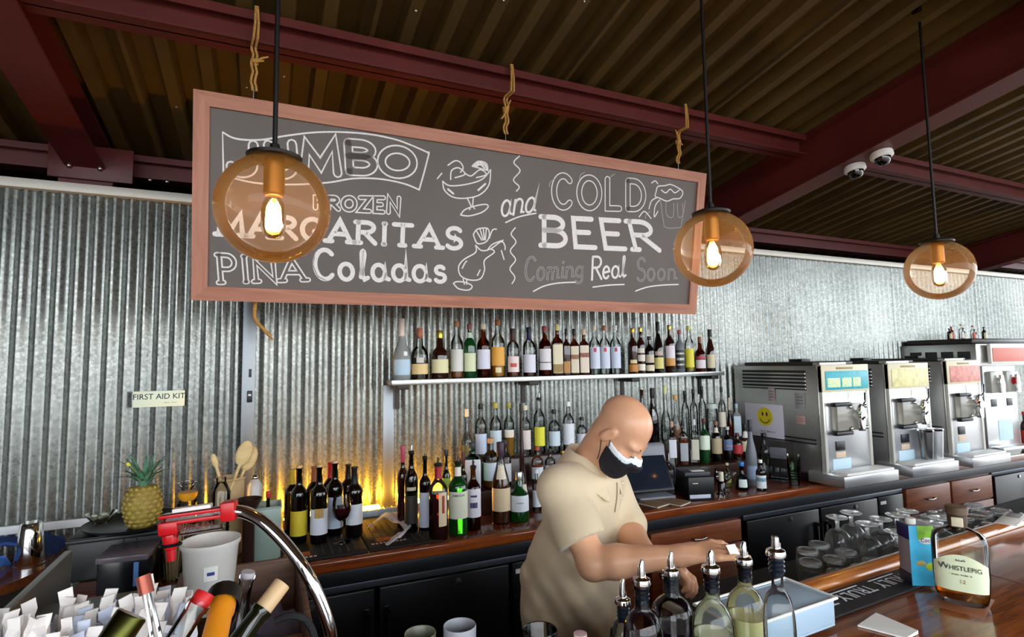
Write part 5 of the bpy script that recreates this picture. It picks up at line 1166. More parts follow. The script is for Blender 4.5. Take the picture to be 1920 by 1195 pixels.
# bottles with pour spouts in the foreground
PB_G = 'pour spout bottles in the foreground'
PROF['round'] = ([(0, .9), (.02, 1), (.66, 1), (.72, .97), (.765, .88), (.80, .73), (.825, .55), (.84, .42), (.86, .365), (.965, .355), (.97, .40), (1.0, .40)], .97)
def pour_bottle(px, tipy, collary, wpx, label, liquid, fill, dpt, kind='round', n=2, extra=None, tr=.6):
    p = np.array(atd(px, collary, dpt)); H = float(p[2])-1.0705; R = wid(wpx, p)/2; pr = PROF[kind][0]
    t = thing('pour_bottle', label, 'bottle', (float(p[0]), float(p[1]), 1.0705), facing(p, 1), PB_G)
    shell(pr, H, R, 32, n, 1).build('glass', CLEAR, t, smooth=50)
    if liquid: shell(pr, H, R, 32, n, 1, .03, fill, .93, cap=True).build('liquid', mat('syrup '+liquid, liquid, .03, trans=tr, ior=1.34), t, smooth=50)
    rn = .0135
    MB().lathe([(.0095, H-.030), (.0105, H-.026), (.0110, H-.001)]+[(.0095, H-.001)], 18).build('stopper_fins', mat('dark stopper', '1b2530', .22, .3), t)
    for k in range(3): MB().lathe([(.0105, H-.023+k*.007), (.0125, H-.021+k*.007), (.0105, H-.018+k*.007)], 18).build('stopper_ring', mat('dark stopper', '1b2530', .22, .3), t)
    MB().lathe([(1e-4, H), (.0145, H), (.0155, H+.003), (.014, H+.009), (.008, H+.012), (1e-4, H+.012)], 22).build('collar', CHROME, t)
    tz = float(np.array(atd(px, tipy, dpt))[2])-1.0705
    MB().tube([(0, 0, H+.010), (0, 0, H+.018), (.0, 0, H+.03), (.0015, 0, tz-.002), (.002, 0, tz)], [.0055, .0062, .0055, .0036, .003], 12).build('spout', CHROME, t)
    MB().tube([(.006, .003, H+.01), (.006, .003, H+.02)], .0015, 6).build('air_tube', CHROME, t)
    if extra: extra(t, H, R)
def orange_layer(t, H, R): shell(PROF['round'][0], H, R, 32, 2, 1, .03, .34, .945, cap=True).build('orange_layer', mat('orange juice', 'e09a50', .1), t, smooth=50)
pour_bottle(1168, 1087, 1133, 52, 'clear pour spout bottle at the left end of the foreground row', 'c9d4d2', .5, 1.02, tr=.9)
pour_bottle(1203, 1052, 1096, 76, 'clear pour spout bottle of dark plum syrup, second from the left', '4a2a3a', .66, .90)
pour_bottle(1258, 1036, 1078, 82, 'round pour spout bottle of deep purple syrup, third from the left', '2a1030', .62, .99)
pour_bottle(1333, 1032, 1073, 80, 'pour spout bottle of pale cloudy juice, fourth from the left', 'e6e8c4', .66, .88, tr=.35)
pour_bottle(1395, 1017, 1057, 76, 'pour spout bottle of pale yellow juice with orange below, fifth from the left', 'ebe6a8', .66, .97, tr=.35, extra=orange_layer)
pour_bottle(1455, 1008, 1043, 62, 'square clear pour spout bottle at the right end of the foreground row', 'a8a0b8', .55, .86, 'round', 5, tr=.85)
# pale tub behind them
tb = atd(1300, 1112, 1.22); t2 = atd(1485, 1082, 1.22)
t = thing('plastic_tub', 'pale blue plastic tub behind the pour spout bottles', 'tub', bw(-.30, -.035, 1.0785), BA)
TUB = mat('pale blue tub', 'b9d2e6', .35, trans=.25)
x0, x1, y0, y1, h = -.13, .17, -.13, -.005, .062
tb = MB(); tb.bbox(x0, x1, y0, y1, 0, .006, .002); tb.build('tub_floor', TUB, t)
for a in ((x0, x1, y0, y0+.005), (x0, x1, y1-.005, y1), (x0, x0+.005, y0+.005, y1-.005), (x1-.005, x1, y0+.005, y1-.005)): MB().bbox(*a, .006, h, .002).build('tub_side', TUB, t)
MB().tube([(x0-.004, y0-.004, h), (x1+.004, y0-.004, h), (x1+.004, y1+.004, h), (x0-.004, y1+.004, h)], .0035, 8, closed=True).build('tub_rim', WHITE, t)
MB().bbox(x0+.004, x1-.004, y0+.004, y1-.004, h-.006, h-.002, .001).build('tub_lid', TUB, t)
# mugs and small cups at the bottom edge
MUG = mat('grey stoneware', '8d8f96', .4)
for px, ty, wpx, lab, m2 in ((788, 1186, 60, 'olive rimmed tumbler at the bottom edge left of the grey one', mat('olive glass', '6a6a58', .3)), (862, 1172, 62, 'grey tumbler with open top at the bottom edge', MUG), (1012, 1180, 66, 'clear handled glass mug at the bottom edge below the bartender', CLEAR)):
    p = np.array(atd(px, ty, .93)); R = wid(wpx, p)/2; H = float(p[2])-1.0705
    t = thing('tumbler', lab, 'cup', (float(p[0]), float(p[1]), 1.0705), 0, 'cups along the bottom edge')
    MB().lathe([(1e-4, 0), (R*.82, 0), (R*.86, .004), (R, H-.002), (R*.97, H), (R*.92, H-.002), (R*.78, .01), (1e-4, .01)], 28).build('cup', m2, t, smooth=50)
    if m2 is CLEAR:
        MB().tube([(-R*.95, 0, H*.85), (-R*1.5, 0, H*.8), (-R*1.55, 0, H*.45), (-R*.9, 0, H*.35)], .005, 8).build('handle', CLEAR, t)
        MB().lathe([(1e-4, H*.5), (R*.8, H*.5)], 20).build('drink', mat('dark drink', '2a1c22', .1), t)
        pp = np.array(atd(1000, 1178, .92)); 
p = np.array(atd(1088, 1188, .93)); t = thing('squeeze_cap', 'small pinkish capped bottle at the bottom edge beside the glass mug', 'bottle', (float(p[0]), float(p[1]), 1.0705))
MB().lathe([(1e-4, 0), (.02, 0), (.021, .004), (.021, .08), (.012, .10), (.0095, .115)], 20).build('flask', CLEAR, t, smooth=50); H = float(p[2])-1.0705
MB().lathe([(.0095, .115), (.0115, .116), (.0115, H), (1e-4, H+.001)], 18).build('cap', mat('pink cap', 'd9b9b8', .5), t)

# ------------------------------------------------------------------ on the back counter: register, printer, papers
t = thing('register_terminal', 'black touch screen register with grey stand on the back counter', 'register', (1.98, 2.545, CT+.0005), -.15)
MB().bbox(-.11, .11, -.08, .10, 0, .025, .006).build('base', mat('grey plastic', '83868e', .45), t)
MB().bbox(-.055, .125, .0, .06, .02, .30, .025, RX(-.12), seg=3).build('stand', mat('grey plastic', '83868e', .45), t)
s_ = MB().bbox(-.16, .10, -.012, .012, -.10, .10, .006, T(-.03, -.075, .15) @ RX(-.55)).build('screen_body', BLACK, t)
MB().bbox(-.15, .09, -.014, -.0125, -.09, .09, .0006, T(-.03, -.075, .15) @ RX(-.55)).build('screen', mat('screen glass', '1c2430', .12), s_)
MB().tube([(.10, -.02, .20), (.135, -.03, .17), (.14, -.03, .10), (.11, -.02, .03)], .007, 8).build('cable', BLACK, t)
t = thing('keyboard', 'dark flat keyboard in front of the register', 'keyboard', (1.88, 2.50, CT+.0005), 0)
MB().bbox(-.12, .0, -.04, .04, 0, .012, .003).build('case', mat('dark grey plastic', '3a3d46', .5), t)
for r in range(3): MB().bbox(-.11, -.01, -.034+r*.024, -.014+r*.024, .012, .016, .001).build('key_row', BLACK, t)
t = thing('receipt_printer', 'black receipt printer on the back counter right of the bartender', 'printer', (2.22, 2.47, CT+.0005), -.30)
MB().bbox(-.075, .075, -.10, .10, 0, .125, .006).build('case', BLACK, t)
MB().bbox(-.075, .075, -.06, .10, .118, .145, .006).build('cover', mat('dark grey plastic', '3a3d46', .5), t)
MB().bbox(-.03, .045, -.05, -.01, .146, .149, .001).build('paper', PAPER, t)
MB().bbox(-.07, .05, -.1025, -.0985, .012, .032, .001).build('sticker', mat('pale sticker', 'cfd6ea', .6), t)
MB().bbox(-.05, -.02, -.1015, -.0995, .09, .094, .0006).build('badge', WHITE, t)
for (px, py), lab, rz in (((1218, 946), 'brown check presenter on the counter, left of two', .28), ((1258, 943), 'brown check presenter on the counter beside the printer', .35)):
    q = atz(px, py, CT); t = thing('check_presenter', lab, 'folder', (float(q[0]), float(q[1]), CT+.0005), rz, 'check presenters')
    MB().bbox(-.055, .055, -.09, .09, 0, .004, .0015).build('back_cover', mat('brown leatherette', '6a5038', .5), t)
    MB().bbox(-.052, .052, -.087, .087, .004, .009, .001).build('slips', PAPER, t)
    MB().bbox(-.055, .055, -.09, .09, .009, .013, .0015).build('front_cover', mat('tan leatherette', '8a6e4c', .5), t)
# glasses in front of the bottles right of the printer
t = thing('wine_glass', 'stemmed glass lying among bottles right of the printer with dark dregs', 'glass', (2.39, 2.43, CT+.0005))
MB().lathe([(1e-4, 0), (.032, 0), (.032, .003), (.006, .008), (.004, .05), (.012, .058), (.034, .075), (.040, .10), (.036, .14)], 24).build('bowl', CLEAR, t, smooth=60)
MB().lathe([(1e-4, .060), (.026, .070), (.037, .088), (1e-4, .088)], 20).build('wine', mat('red wine', '3a0a14', .05), t)
t = thing('martini_glass', 'wide clear martini glass beside the round teal bottle', 'glass', (2.46, 2.46, CT+.0005))
MB().lathe([(1e-4, 0), (.035, 0), (.035, .003), (.005, .008), (.004, .055), (.055, .11)], 24).build('bowl', CLEAR, t, smooth=60)
t = thing('spray_bottle', 'white capped clear shaker bottle beside the printer', 'bottle', (2.335, 2.375, CT+.0005))
MB().lathe([(1e-4, 0), (.02, 0), (.02, .075), (.012, .09)], 18).build('flask', CLEAR, t, smooth=50); MB().lathe([(.012, .09), (.013, .092), (.012, .14), (1e-4, .141)], 16).build('cap', mat('cream cap', 'e4dcc4', .5), t)
q = aty(1490, 870, 2.52); t = thing('cup_stack', 'stack of clear plastic cups in front of the first machine', 'cups', (2.95, 2.405, CT+.0005))
for k in range(6): MB().lathe([(1e-4, k*.016), (.028, k*.016), (.038, .10+k*.016), (.0395, .102+k*.016)], 20).build('cup', glass('plastic cup', (.90, .95, .90), .5), t, smooth=50)
t = thing('plexi_stand', 'clear acrylic notice stand in front of the first machine', 'stand', (3.0, 2.555, CT+.0005), -1.15)
MB().bbox(-.09, .09, -.004, .004, 0, .24, .001).build('pane', glass('acrylic', (.88, .9, .95), .5), t); MB().bbox(-.05, .05, -.006, -.004, .13, .20, .001).build('card', mat('grey card', '6a6a74', .6), t)
MB().bbox(-.09, .09, -.05, .05, 0, .004, .001).build('foot', glass('acrylic', (.88, .9, .95), .5), t)
# bar mat, wine glass and towel by the wine bottles
t = thing('bar_service_mat', 'black dimpled rubber bar mat with orange print under the wine bottles', 'bar mat', (0, 0, CT+.0005))
MB().bbox(.06, .40, 2.36, 2.80, 0, .008, .003).build('mat_half', BLKRUB, t); MB().bbox(.405, .72, 2.36, 2.86, 0, .008, .003).build('mat_half', BLKRUB, t)
nub = MB()
for i in range(16):
    for j in range(22): nub.lathe([(.004, .008), (.0028, .0098), (1e-4, .0098)], 6, T(.225+i*.031 if False else .20+i*.0315, 2.395+j*.0185, 0))
nub.build('nubs', mat('rubber nub', '23262c', .55), t, kind='stuff')
for xa, ya in ((.13, 2.43), (.50, 2.47)):
    MB().bbox(xa-.05, xa+.05, ya-.02, ya+.03, .0081, .0086, .0002).build('orange_print', mat('orange mat print', 'c8642a', .7, noise=.3, nscale=50), t)
    scribble_h = MB()
    for k in range(9): scribble_h.box(xa-.075+k*.017, xa-.064+k*.017, ya-.048, ya-.032, .0081, .0088)
    scribble_h.build('white_print', mat('pink white print', 'e0c8c4', .7), t, kind='stuff')
q = atz(640, 1018, CT+.01); t = thing('wine_glass', 'stemmed glass of red wine on the bar mat before the wine bottles', 'glass', (float(q[0]), float(q[1]), CT+.0105))
MB().lathe([(1e-4, 0), (.036, 0), (.036, .002), (.012, .006), (.004, .014), (.0035, .085), (.010, .092), (.030, .108), (.039, .135), (.038, .165), (.032, .205)], 28).build('bowl', CLEAR, t, smooth=60)
MB().lathe([(1e-4, .093), (.010, .094), (.028, .109), (.037, .134), (.0368, .150), (1e-4, .150)], 28).build('wine', mat('red wine', '3a0a14', .05), t, smooth=40)
q = atz(670, 1005, CT+.01); t = thing('pour_stopper', 'small white plastic stopper on the bar mat beside the wine glass', 'stopper', (float(q[0]), float(q[1]), CT+.0105))
MB().lathe([(1e-4, 0), (.016, 0), (.016, .004), (.007, .022), (1e-4, .023)], 16).build('cone', WHITE, t); MB().ball((0, 0, .026), .004, 8, 6).build('tip', WHITE, t)
# towel: a soft folded strip
def cloth_strip(name, label, path, wv, m2, cat='towel', loc=(0, 0, 0), amp=.006, th=.004, part='cloth'):
    t = thing(name, label, cat, loc); P = spl([tuple(p) for p in path], 8); n = len(P); W = 8; v = []
    for i, p in enumerate(P):
        for j in range(W+1):
            s = j/W-.5; v.append((p[0]+wv[0]*s, p[1]+wv[1]*s, p[2]+amp*math.sin(i*.8+j*1.3)*(.4+abs(s))+wv[2]*s))
    f = [(i*(W+1)+j, i*(W+1)+j+1, (i+1)*(W+1)+j+1, (i+1)*(W+1)+j) for i in range(n-1) for j in range(W)]
    k = len(v); v += [(x, y, z-th) for x, y, z in v]; f += [tuple(k+a for a in q)[::-1] for q in f]
    edge = [(i*(W+1), (i+1)*(W+1)) for i in range(n-1)]+[((i+1)*(W+1)+W, i*(W+1)+W) for i in range(n-1)]+[(j+1, j) for j in range(W)]+[((n-1)*(W+1)+j, (n-1)*(W+1)+j+1) for j in range(W)]
    f += [(b, a, k+a, k+b) for a, b in edge]
    MB().add(v, f).build(part, m2, t, smooth=80); return t
TW = mat('white bar towel', 'd9d4dc', .9, bump=.3, bscale=400, sheen=.3)
tp = [atz(*p, CT+.02) for p in ((695, 985), (722, 975), (750, 984), (766, 998), (752, 1012), (730, 1014))]
cloth_strip('bar_towel', 'white towel crumpled on the counter right of the wine bottles', [(float(p[0]), float(p[1]), CT+.016+(.028 if 0 < i < 5 else .004)) for i, p in enumerate(tp)], (.05, .09, .0), TW)
# ------------------------------------------------------------------ left end of the bar
st = thing('service_station', 'dark wooden underbar station with an open bin behind the left of the bar', 'station', (0, 0, 0))
SZ = 1.10
MB().box(-.52, -.20, 1.16, 1.78, .05, SZ-.012).build('cabinet', DARKWOOD, st)
MB().bbox(-.52, -.20, 1.15, 1.79, SZ-.012, SZ, .003).build('top', mat('dark station top', '2a1a14', .35, noise=.2), st)
BIN = wood('bin wood', '5c4032', '7d5c48', .6)
for a in ((-.20, -.185, 1.15, 1.79), (.09, .105, 1.15, 1.79)): MB().bbox(*a, .60, 1.13, .003).build('bin_side', BIN, st)
for a in ((-.185, .09, 1.15, 1.165), (-.185, .09, 1.775, 1.79)): MB().bbox(*a, .60, 1.13, .003).build('bin_end', BIN, st)
MB().box(-.185, .09, 1.165, 1.775, .90, .92).build('bin_floor', mat('grey bin floor', '4a4442', .7), st)
MB().bbox(-.185, .09, 1.38, 1.395, .92, 1.08, .002).build('bin_divider', BIN, st)
MB().bbox(-.545, -.525, 1.20, 2.12, .3, 1.14, .004).build('steel_splash', mat('dull steel', (.35, .35, .34), .4, 1, noise=.1, nscale=6), st)
for x_ in (-.5, -.2, .09): MB().box(x_-.015, x_+.015, 1.2, 1.74, 0, .6).build('support', DARKWOOD, st)
# purple grey cloth in the bin
cloth_strip('cloth_rag', 'purple grey cloth bundled inside the wooden bin', [(-.06, 1.70, .95), (-.03, 1.62, 1.06), (.0, 1.56, 1.085), (.04, 1.50, 1.05), (.05, 1.44, .97)], (.11, .03, -.02), mat('purple grey cloth', '6f687c', .9), loc=(0, 0, 0), amp=.014, th=.012)
# deli container
p = np.array(atd(395, 1130, 1.32)); c_ = thing('deli_container', 'translucent plastic container with small white label behind the straws', 'container', (float(p[0])-.02, float(p[1])-.02, SZ+.0005), .2)
c_.location = (-.245, 1.47, SZ+.0005); pos = c_.location
d0 = np.array(atd(393, 1100, 1.34)); c_.location = (float(d0[0]), float(d0[1]), SZ+.0005)
POLY = mat('translucent polypropylene', 'ece7e0', .3, trans=.15)
MB().lathe([(1e-4, 0), (.048, 0), (.050, .004), (.062, .150), (.067, .156), (.067, .166), (.062, .166), (.060, .150), (.046, .008), (1e-4, .008)], 36).build('tub', POLY, c_, smooth=50)
MB().lathe([(1e-4, .004), (.0455, .009), (.0585, .125), (1e-4, .125)], 30).build('syrup', mat('milky syrup', 'ddd4c6', .3), c_)
b_ = MB(); a0 = math.radians(-110)
b_.lathe([(.0580, .085), (.0605, .118)], 6, None, a0, a0+.5); b_.build('label', PAPER, c_)
MB().lathe([(.0612, .098), (.0618, .106)], 4, None, a0+.12, a0+.38).build('label_print', mat('blue ink', '3a4a8a', .7), c_)
# gooseneck with red dispensing head
g = thing('gooseneck_dispenser', 'chrome gooseneck tube with red and clear dispensing head over the bin', 'dispenser', (0, 0, 0))
pts = [atd(*q) for q in ((436, 958, 1.13), (462, 962, 1.13), (495, 980, 1.12), (535, 1020, 1.11), (572, 1070, 1.10), (600, 1125, 1.10), (616, 1170, 1.10), (622, 1205, 1.10))]
e = np.array(pts[-1]); pts += [(float(e[0]), float(e[1]), SZ-.02), (float(e[0]), float(e[1]), .80)]
MB().tube(spl([tuple(map(float, q)) for q in pts], 6), .0125, 14).build('tube', CHROME, g, smooth=60)
MB().bbox(float(e[0])-.04, float(e[0])+.04, float(e[1])-.03, float(e[1])+.04, .76, .80, .004).build('clamp', STEEL, g)
MB().box(.09, float(e[0])-.03, float(e[1]), float(e[1])+.02, .765, .795).build('clamp_arm', STEEL, g)
h0 = np.array(atd(438, 956, 1.13)); h1 = np.array(atd(305, 975, 1.10)); ax = (h1-h0); L = float(np.linalg.norm(ax)); ax = ax/L
up_ = np.array([0, 0, 1.0]); up_ = up_-ax*(up_@ax); up_ /= np.linalg.norm(up_); sd = np.cross(up_, ax)
HM = Matrix(((ax[0], sd[0], up_[0], h0[0]), (ax[1], sd[1], up_[1], h0[1]), (ax[2], sd[2], up_[2], h0[2]), (0, 0, 0, 1)))
REDT = mat('clear red plastic', 'd8323a', .1, trans=.55)
MB().bbox(-.006, .022, -.017, .017, -.019, .019, .004, HM).build('collar', RED, g)
ac = MB().bbox(.022, L, -.011, .011, -.036, .010, .002, HM).build('acrylic_block', glass('acrylic head', (.95, .9, .88), .6), g)
for zz in (.006, -.008): MB().bbox(.022, L+.004, -.012, .012, zz-.0035, zz+.0035, .002, HM).build('red_bar', RED, g)
MB().bbox(.04, L-.02, -.009, .009, .011, .019, .002, HM).build('white_tab', mat('white tab', 'e8dcd8', .5), g)
fl = -1 if sd @ DEP > 0 else 1
tm = text('MORGAN', .015, Matrix.Identity(4), .015, 0, sx=1.1)
tm.v = [tuple(HM @ Vector((.075-x if False else .072-x, (.0128 if sd@DEP < 0 else -.0128), y-.020))) for x, y, z in tm.v]
tm.build('head_lettering', mat('dark red print', '6a1418', .6), g, smooth=0)
MB().bbox(L-.030, L+.006, -.014, .014, -.030, -.004, .004, HM).build('nozzle_block', RED, g)
MB().lathe([(.014, 0), (.015, .004), (.012, .028), (.010, .030), (1e-4, .030)], 18, HM @ T(L-.012, 0, -.030) @ RX(PI)).build('nozzle', RED, g)
MB().lathe([(.010, .028), (.0085, .030), (.0085, .052), (1e-4, .052)], 16, HM @ T(L-.012, 0, -.030) @ RX(PI)).build('nozzle_tip', RED, g)
MB().lathe([(.019, 0), (.021, .003), (.019, .006)], 18, HM @ T(L-.012, 0, -.055) @ RX(.15)).build('nozzle_ring', BLACK, g)
# straws in a bin
SBX, SBY = -.315, 1.035
sb = thing('straw_bin', 'clear rectangular bin full of wrapped straws at the lower left', 'bin', (SBX, SBY, 1.0705), 0)
SBW, SBD, SBH = .40, .13, .12
for a in ((-SBW/2, SBW/2, -SBD/2, -SBD/2+.004), (-SBW/2, SBW/2, SBD/2-.004, SBD/2), (-SBW/2, -SBW/2+.004, -SBD/2, SBD/2), (SBW/2-.004, SBW/2, -SBD/2, SBD/2)): MB().bbox(*a, 0, SBH, .001).build('bin_wall', glass('acrylic', (.88, .9, .95), .5), sb)
MB().box(-SBW/2, SBW/2, -SBD/2, SBD/2, 0, .004).build('bin_floor', BLACK, sb)
WRAP = [mat('straw wrapper', 'e9eaf0', .75), mat('straw wrapper cool', 'd3dbec', .75), mat('straw wrapper warm', 'f0e8e2', .75)]
sr = random.Random(5); meshes = []
for k in range(6):
    L_ = .205+.020*(k % 3); w_ = .0060; v = []; f = []
    for i, z in enumerate((0, L_*.5, L_-.02, L_-.012, L_)):
        s = 1 if i < 3 else 1.5; d_ = 1 if i < 3 else .18; bx_ = .004*math.sin(k+i)
        v += [(-w_*s+bx_, -w_*d_, z), (w_*s+bx_, -w_*d_, z), (w_*s+bx_, w_*d_, z+(.004 if i == 4 and k % 2 else 0)), (-w_*s+bx_, w_*d_, z+(.005 if i == 4 and k % 3 == 0 else 0))]
    for i in range(4): f += [(4*i+q, 4*i+(q+1) % 4, 4*i+4+(q+1) % 4, 4*i+4+q) for q in range(4)]
    f += [(3, 2, 1, 0), (16, 17, 18, 19)]
    me = bpy.data.meshes.new('wrapped_straw'); me.from_pydata(v, [], f); me.materials.append(WRAP[k % 3]); meshes.append(me)
n_s = 0
for ix in range(28):
    for iy in range(9):
        if (ix*7+iy*5) % 11 == 3: continue
        xx = SBX+(ix-13.5)*.0138+sr.uniform(-.001, .001); yy = SBY+(iy-4)*.0128+sr.uniform(-.001, .001)
        o = bpy.data.objects.new('wrapped_straw', meshes[n_s % 6]); COL.objects.link(o); n_s += 1
        o.location = (xx, yy, 1.0755+sr.uniform(0, .026)); o.rotation_euler = (-(iy-4)*.012-.02+sr.uniform(-.05, .05), (ix-13.5)*.008+.06*math.sin(ix*.9+iy)+sr.uniform(-.05, .05), sr.choice((0, PI/2, PI, -PI/2))*0+sr.uniform(-.9, .9))
        tag(o, 'white paper wrapped straw in the bin at the lower left', 'straw', 'wrapped straws in the bin')
PROF['corked'] = ([(s*.90, r) for s, r in PROF['bordeaux'][0]], .86)
# leaning bottles in the foreground
def leaning(label, topx, topy, dtop, footx, footy, dfoot, R, zf=1.0725, **k):
    a = np.array(atd(topx, topy, dtop)); b = np.array(atd(footx, footy, dfoot)); ax_ = (a-b)/np.linalg.norm(a-b)
    H = float((a[2]-zf-R*.92*math.sqrt(max(0, 1-ax_[2]**2)))/ax_[2]); base = a-ax_*H
    q = Vector((0, 0, 1)).rotation_difference(Vector(ax_)); return bottle(label, tuple(map(float, base)), H, R, rot=q.to_euler(), name='wine_bottle', seg=28, **k)
leaning('dark green wine bottle neck with screw cap leaning over the straws', 248, 1152, .66, 205, 1215, .64, .041, kind='bordeaux', g='dkgreen', cap=('4a4a22', 1))
leaning('green wine bottle with a cork stopper leaning at the bottom left', 530, 1094, .92, 452, 1196, .86, .041, kind='corked', g='dkgreen', cap=('d8b488', 0), capk='cork')
leaning('bottle with orange foil neck and black stopper leaning at the bottom left', 422, 1112, .84, 402, 1200, .76, .045, kind='burgundy', g='dkgreen', foil=('e08a1a', .60), cap=('17130f', 0), capk='knob')
leaning('clear bottle with red spout leaning beside the straws', 386, 1112, .78, 330, 1200, .74, .038, kind='bordeaux', g='clear', cap=('c81e22', 0), capk='cork')
leaning('clear bottle neck tilted before the wooden bin', 466, 1072, 1.03, 440, 1180, 1.02, .036, kind='burgundy', g='clear', cap=('b8b4b8', 0), capk='cork')
# tongs with a copper grip
a = np.array(atd(268, 1080, .78)); b = np.array(atd(296, 1210, .76)); t = thing('bar_tongs', 'steel bar tongs with copper grip standing in the straws', 'tongs', tuple(map(float, b)))
d = a-b; d = d/np.linalg.norm(d); LL = .22; o0 = -d*float((b[2]-1.074)/d[2])
for s in (-1, 1):
    pp = [tuple(o0+LAT*s*.012), tuple(o0*.4+LAT*s*.009), tuple(d*.075+LAT*s*.004)]; MB().tube([tuple(map(float, q)) for q in pp], .003, 8).build('arm', CHROME, t)
e1 = d*.07; e2 = a-b
MB().tube([tuple(map(float, e1)), tuple(map(float, e2))], .0095, 14).build('grip', mat('copper grip', '9a5040', .35, .6), t)
# black hose
t = thing('black_hose', 'black rubber hose curving at the bottom beside the gooseneck', 'hose', (0, 0, 0))
MB().tube(spl([tuple(map(float, atd(*q))) for q in ((515, 1165, 1.02), (545, 1155, 1.03), (575, 1165, 1.04), (590, 1200, 1.04))]+[tuple(np.array(atd(592, 1240, 1.04)))], 6), .007, 10).build('hose', BLKRUB, t)

# ------------------------------------------------------------------ left end of the back counter
CTZ = CT+.0005
t = thing('storage_bin', 'black plastic bin on the counter under the pineapple', 'bin', (-.47, 2.62, CTZ))
MB().bbox(-.17, .15, -.11, .12, 0, .155, .008).build('tub', BLACK, t); MB().bbox(-.175, .155, -.115, .125, .135, .15, .004).build('rim', BLACK, t)
PZ0 = CTZ+.1555
t = thing('serving_tray', 'round black serving tray holding the pineapple', 'tray', (-.45, 2.60, PZ0))
MB().lathe([(1e-4, 0), (.13, 0), (.165, .022), (.168, .022), (.165, .016), (.132, -.001) if False else (.133, .003), (1e-4, .003)], 36).build('dish', mat('black melamine', '16181a', .3), t); MB().lathe([(.163, .021), (.170, .024), (.166, .018)], 36).build('lip', BLACK, t)
q = aty(268, 955, 2.58); PXC = float(q[0]); t = thing('pineapple', 'ripe pineapple with leafy crown on the black tray', 'fruit', (PXC, 2.58, PZ0+.0035))
PM = mat('pineapple rind', '8f7a34', .6, noise=.35, nscale=60); PM2 = mat('pineapple eye', 'b39a4c', .6, noise=.25, nscale=90)
def pr_(z): return .068*math.sin(PI*min(1, max(0, (z+.035)/.22)))**.55
MB().lathe([(1e-4, 0)]+[(pr_(z)*.94, z) for z in [i*.0135 for i in range(0, 12)]]+[(1e-4, .155)], 24).build('core', PM, t, smooth=60)
eye = MB()
for r in range(9):
    z = .012+r*.0165; rr = pr_(z); n_ = 13
    for k in range(n_):
        an = 2*PI*(k+.5*(r % 2))/n_; Mx = RZ(an) @ T(rr*.93, 0, z) @ RY(PI/2)
        eye.add([(-.0085, 0, 0), (0, -.0145*rr/.068, 0), (.0085, 0, 0), (0, .0145*rr/.068, 0), (0, 0, .007)], [(0, 1, 4), (1, 2, 4), (2, 3, 4), (3, 0, 4)], Mx)
eye.build('eyes', PM2, t, smooth=0, kind='stuff')
LF = mat('pineapple leaf', '5d8a6c', .5, noise=.25, nscale=30); lr = random.Random(3)
for k in range(26):
    an = k*2.4; tilt = .25+.9*(1-k/26); L_ = .06+.075*(k/26)+.02*lr.random(); wd = .009; v = []
    for i in range(5):
        s = i/4; x_ = math.sin(tilt*s*1.2)*L_*s+.012; z = .150+math.cos(tilt*s)*L_*s; w2 = wd*(1-s)**.7*(1+.3*s); v += [(x_, -w2, z), (x_-.003, 0, z-.001), (x_, w2, z)]
    f = [(3*i+j, 3*i+j+1, 3*i+4+j, 3*i+3+j) for i in range(4) for j in range(2)]
    v += [(x_+.0008, y_, z-.0012) for x_, y_, z in v]; f += [tuple(15+a for a in q)[::-1] for q in f]
    MB().add(v, f, RZ(an)).build('leaf', LF, t, smooth=60)
MB().bbox(-.006, .006, -.004, .004, 0, .016, .002, T(-.045, -.02, .235) @ RY(-.6)).build('leaf_tag', mat('yellow tag', 'd8d048', .6), t); MB().tube([(-.045, -.02, .237), (-.02, -.01, .20), (-.008, -.004, .16)], .0012, 5).build('tag_string', mat('yellow tag', 'd8d048', .6), t)
t = thing('glass_bowl', 'clear glass bowl of garnish left of the pineapple', 'bowl', (-.575, 2.56, PZ0+.004 if False else CTZ+.182))
MB().lathe([(1e-4, 0), (.022, 0), (.05, .035), (.052, .04)], 24).build('bowl', CLEAR, t); 
gr = random.Random(9)
for k in range(9): MB().ball((gr.uniform(-.025, .025), gr.uniform(-.025, .025), .022+gr.uniform(0, .016)), (.012, .010, .007), 8, 6).build('garnish_piece', mat('pale garnish', 'b5bda8', .6), t)
t.location = (-.56, 2.60, PZ0+.024)
t = thing('condiment_caddy', 'black lidded condiment caddy with blue tag on the counter', 'caddy', (-.43, 2.375, CTZ), -.12)
MB().bbox(-.075, .075, -.05, .085, 0, .115, .006).build('case', mat('black smoked plastic', '15171d', .2), t)
MB().bbox(-.078, .078, -.052, .088, .108, .128, .004, RX(.05)).build('lid', mat('smoky lid', '6a6068', .25), t)
MB().bbox(.035, .05, -.055, -.051, .02, .10, .001).build('tag', mat('blue tag', '5a8fd0', .5), t)
MB().tube([(-.02, .02, .128), (-.02, .02, .165), (.02, .02, .165), (.02, .02, .128)], .003, 8).build('lid_handle', BLACK, t)
q = atz(287, 1065, CTZ); t = thing('dried_bundle', 'clear vase of dried brown stems right of the black caddy', 'vase', (-.295, 2.385, CTZ))
MB().lathe([(1e-4, 0), (.030, 0), (.032, .004), (.042, .125), (.043, .126)], 24).build('vase', CLEAR, t)
for k in range(22):
    an = k*2.4; r0_ = .02*math.sqrt(k/22); MB().tube([(r0_*math.cos(an), r0_*math.sin(an), .006), (r0_*1.7*math.cos(an), r0_*1.7*math.sin(an), .15+.03*((k*7) % 5)/5), (r0_*2.3*math.cos(an), r0_*2.3*math.sin(an), .185+.03*((k*3) % 4)/4)], [.002, .0022, .0012], 5).build('stem', mat('dried stem %d' % (k % 3), ['8a7458', 'a58a62', 'b8a07a'][k % 3], .8), t)
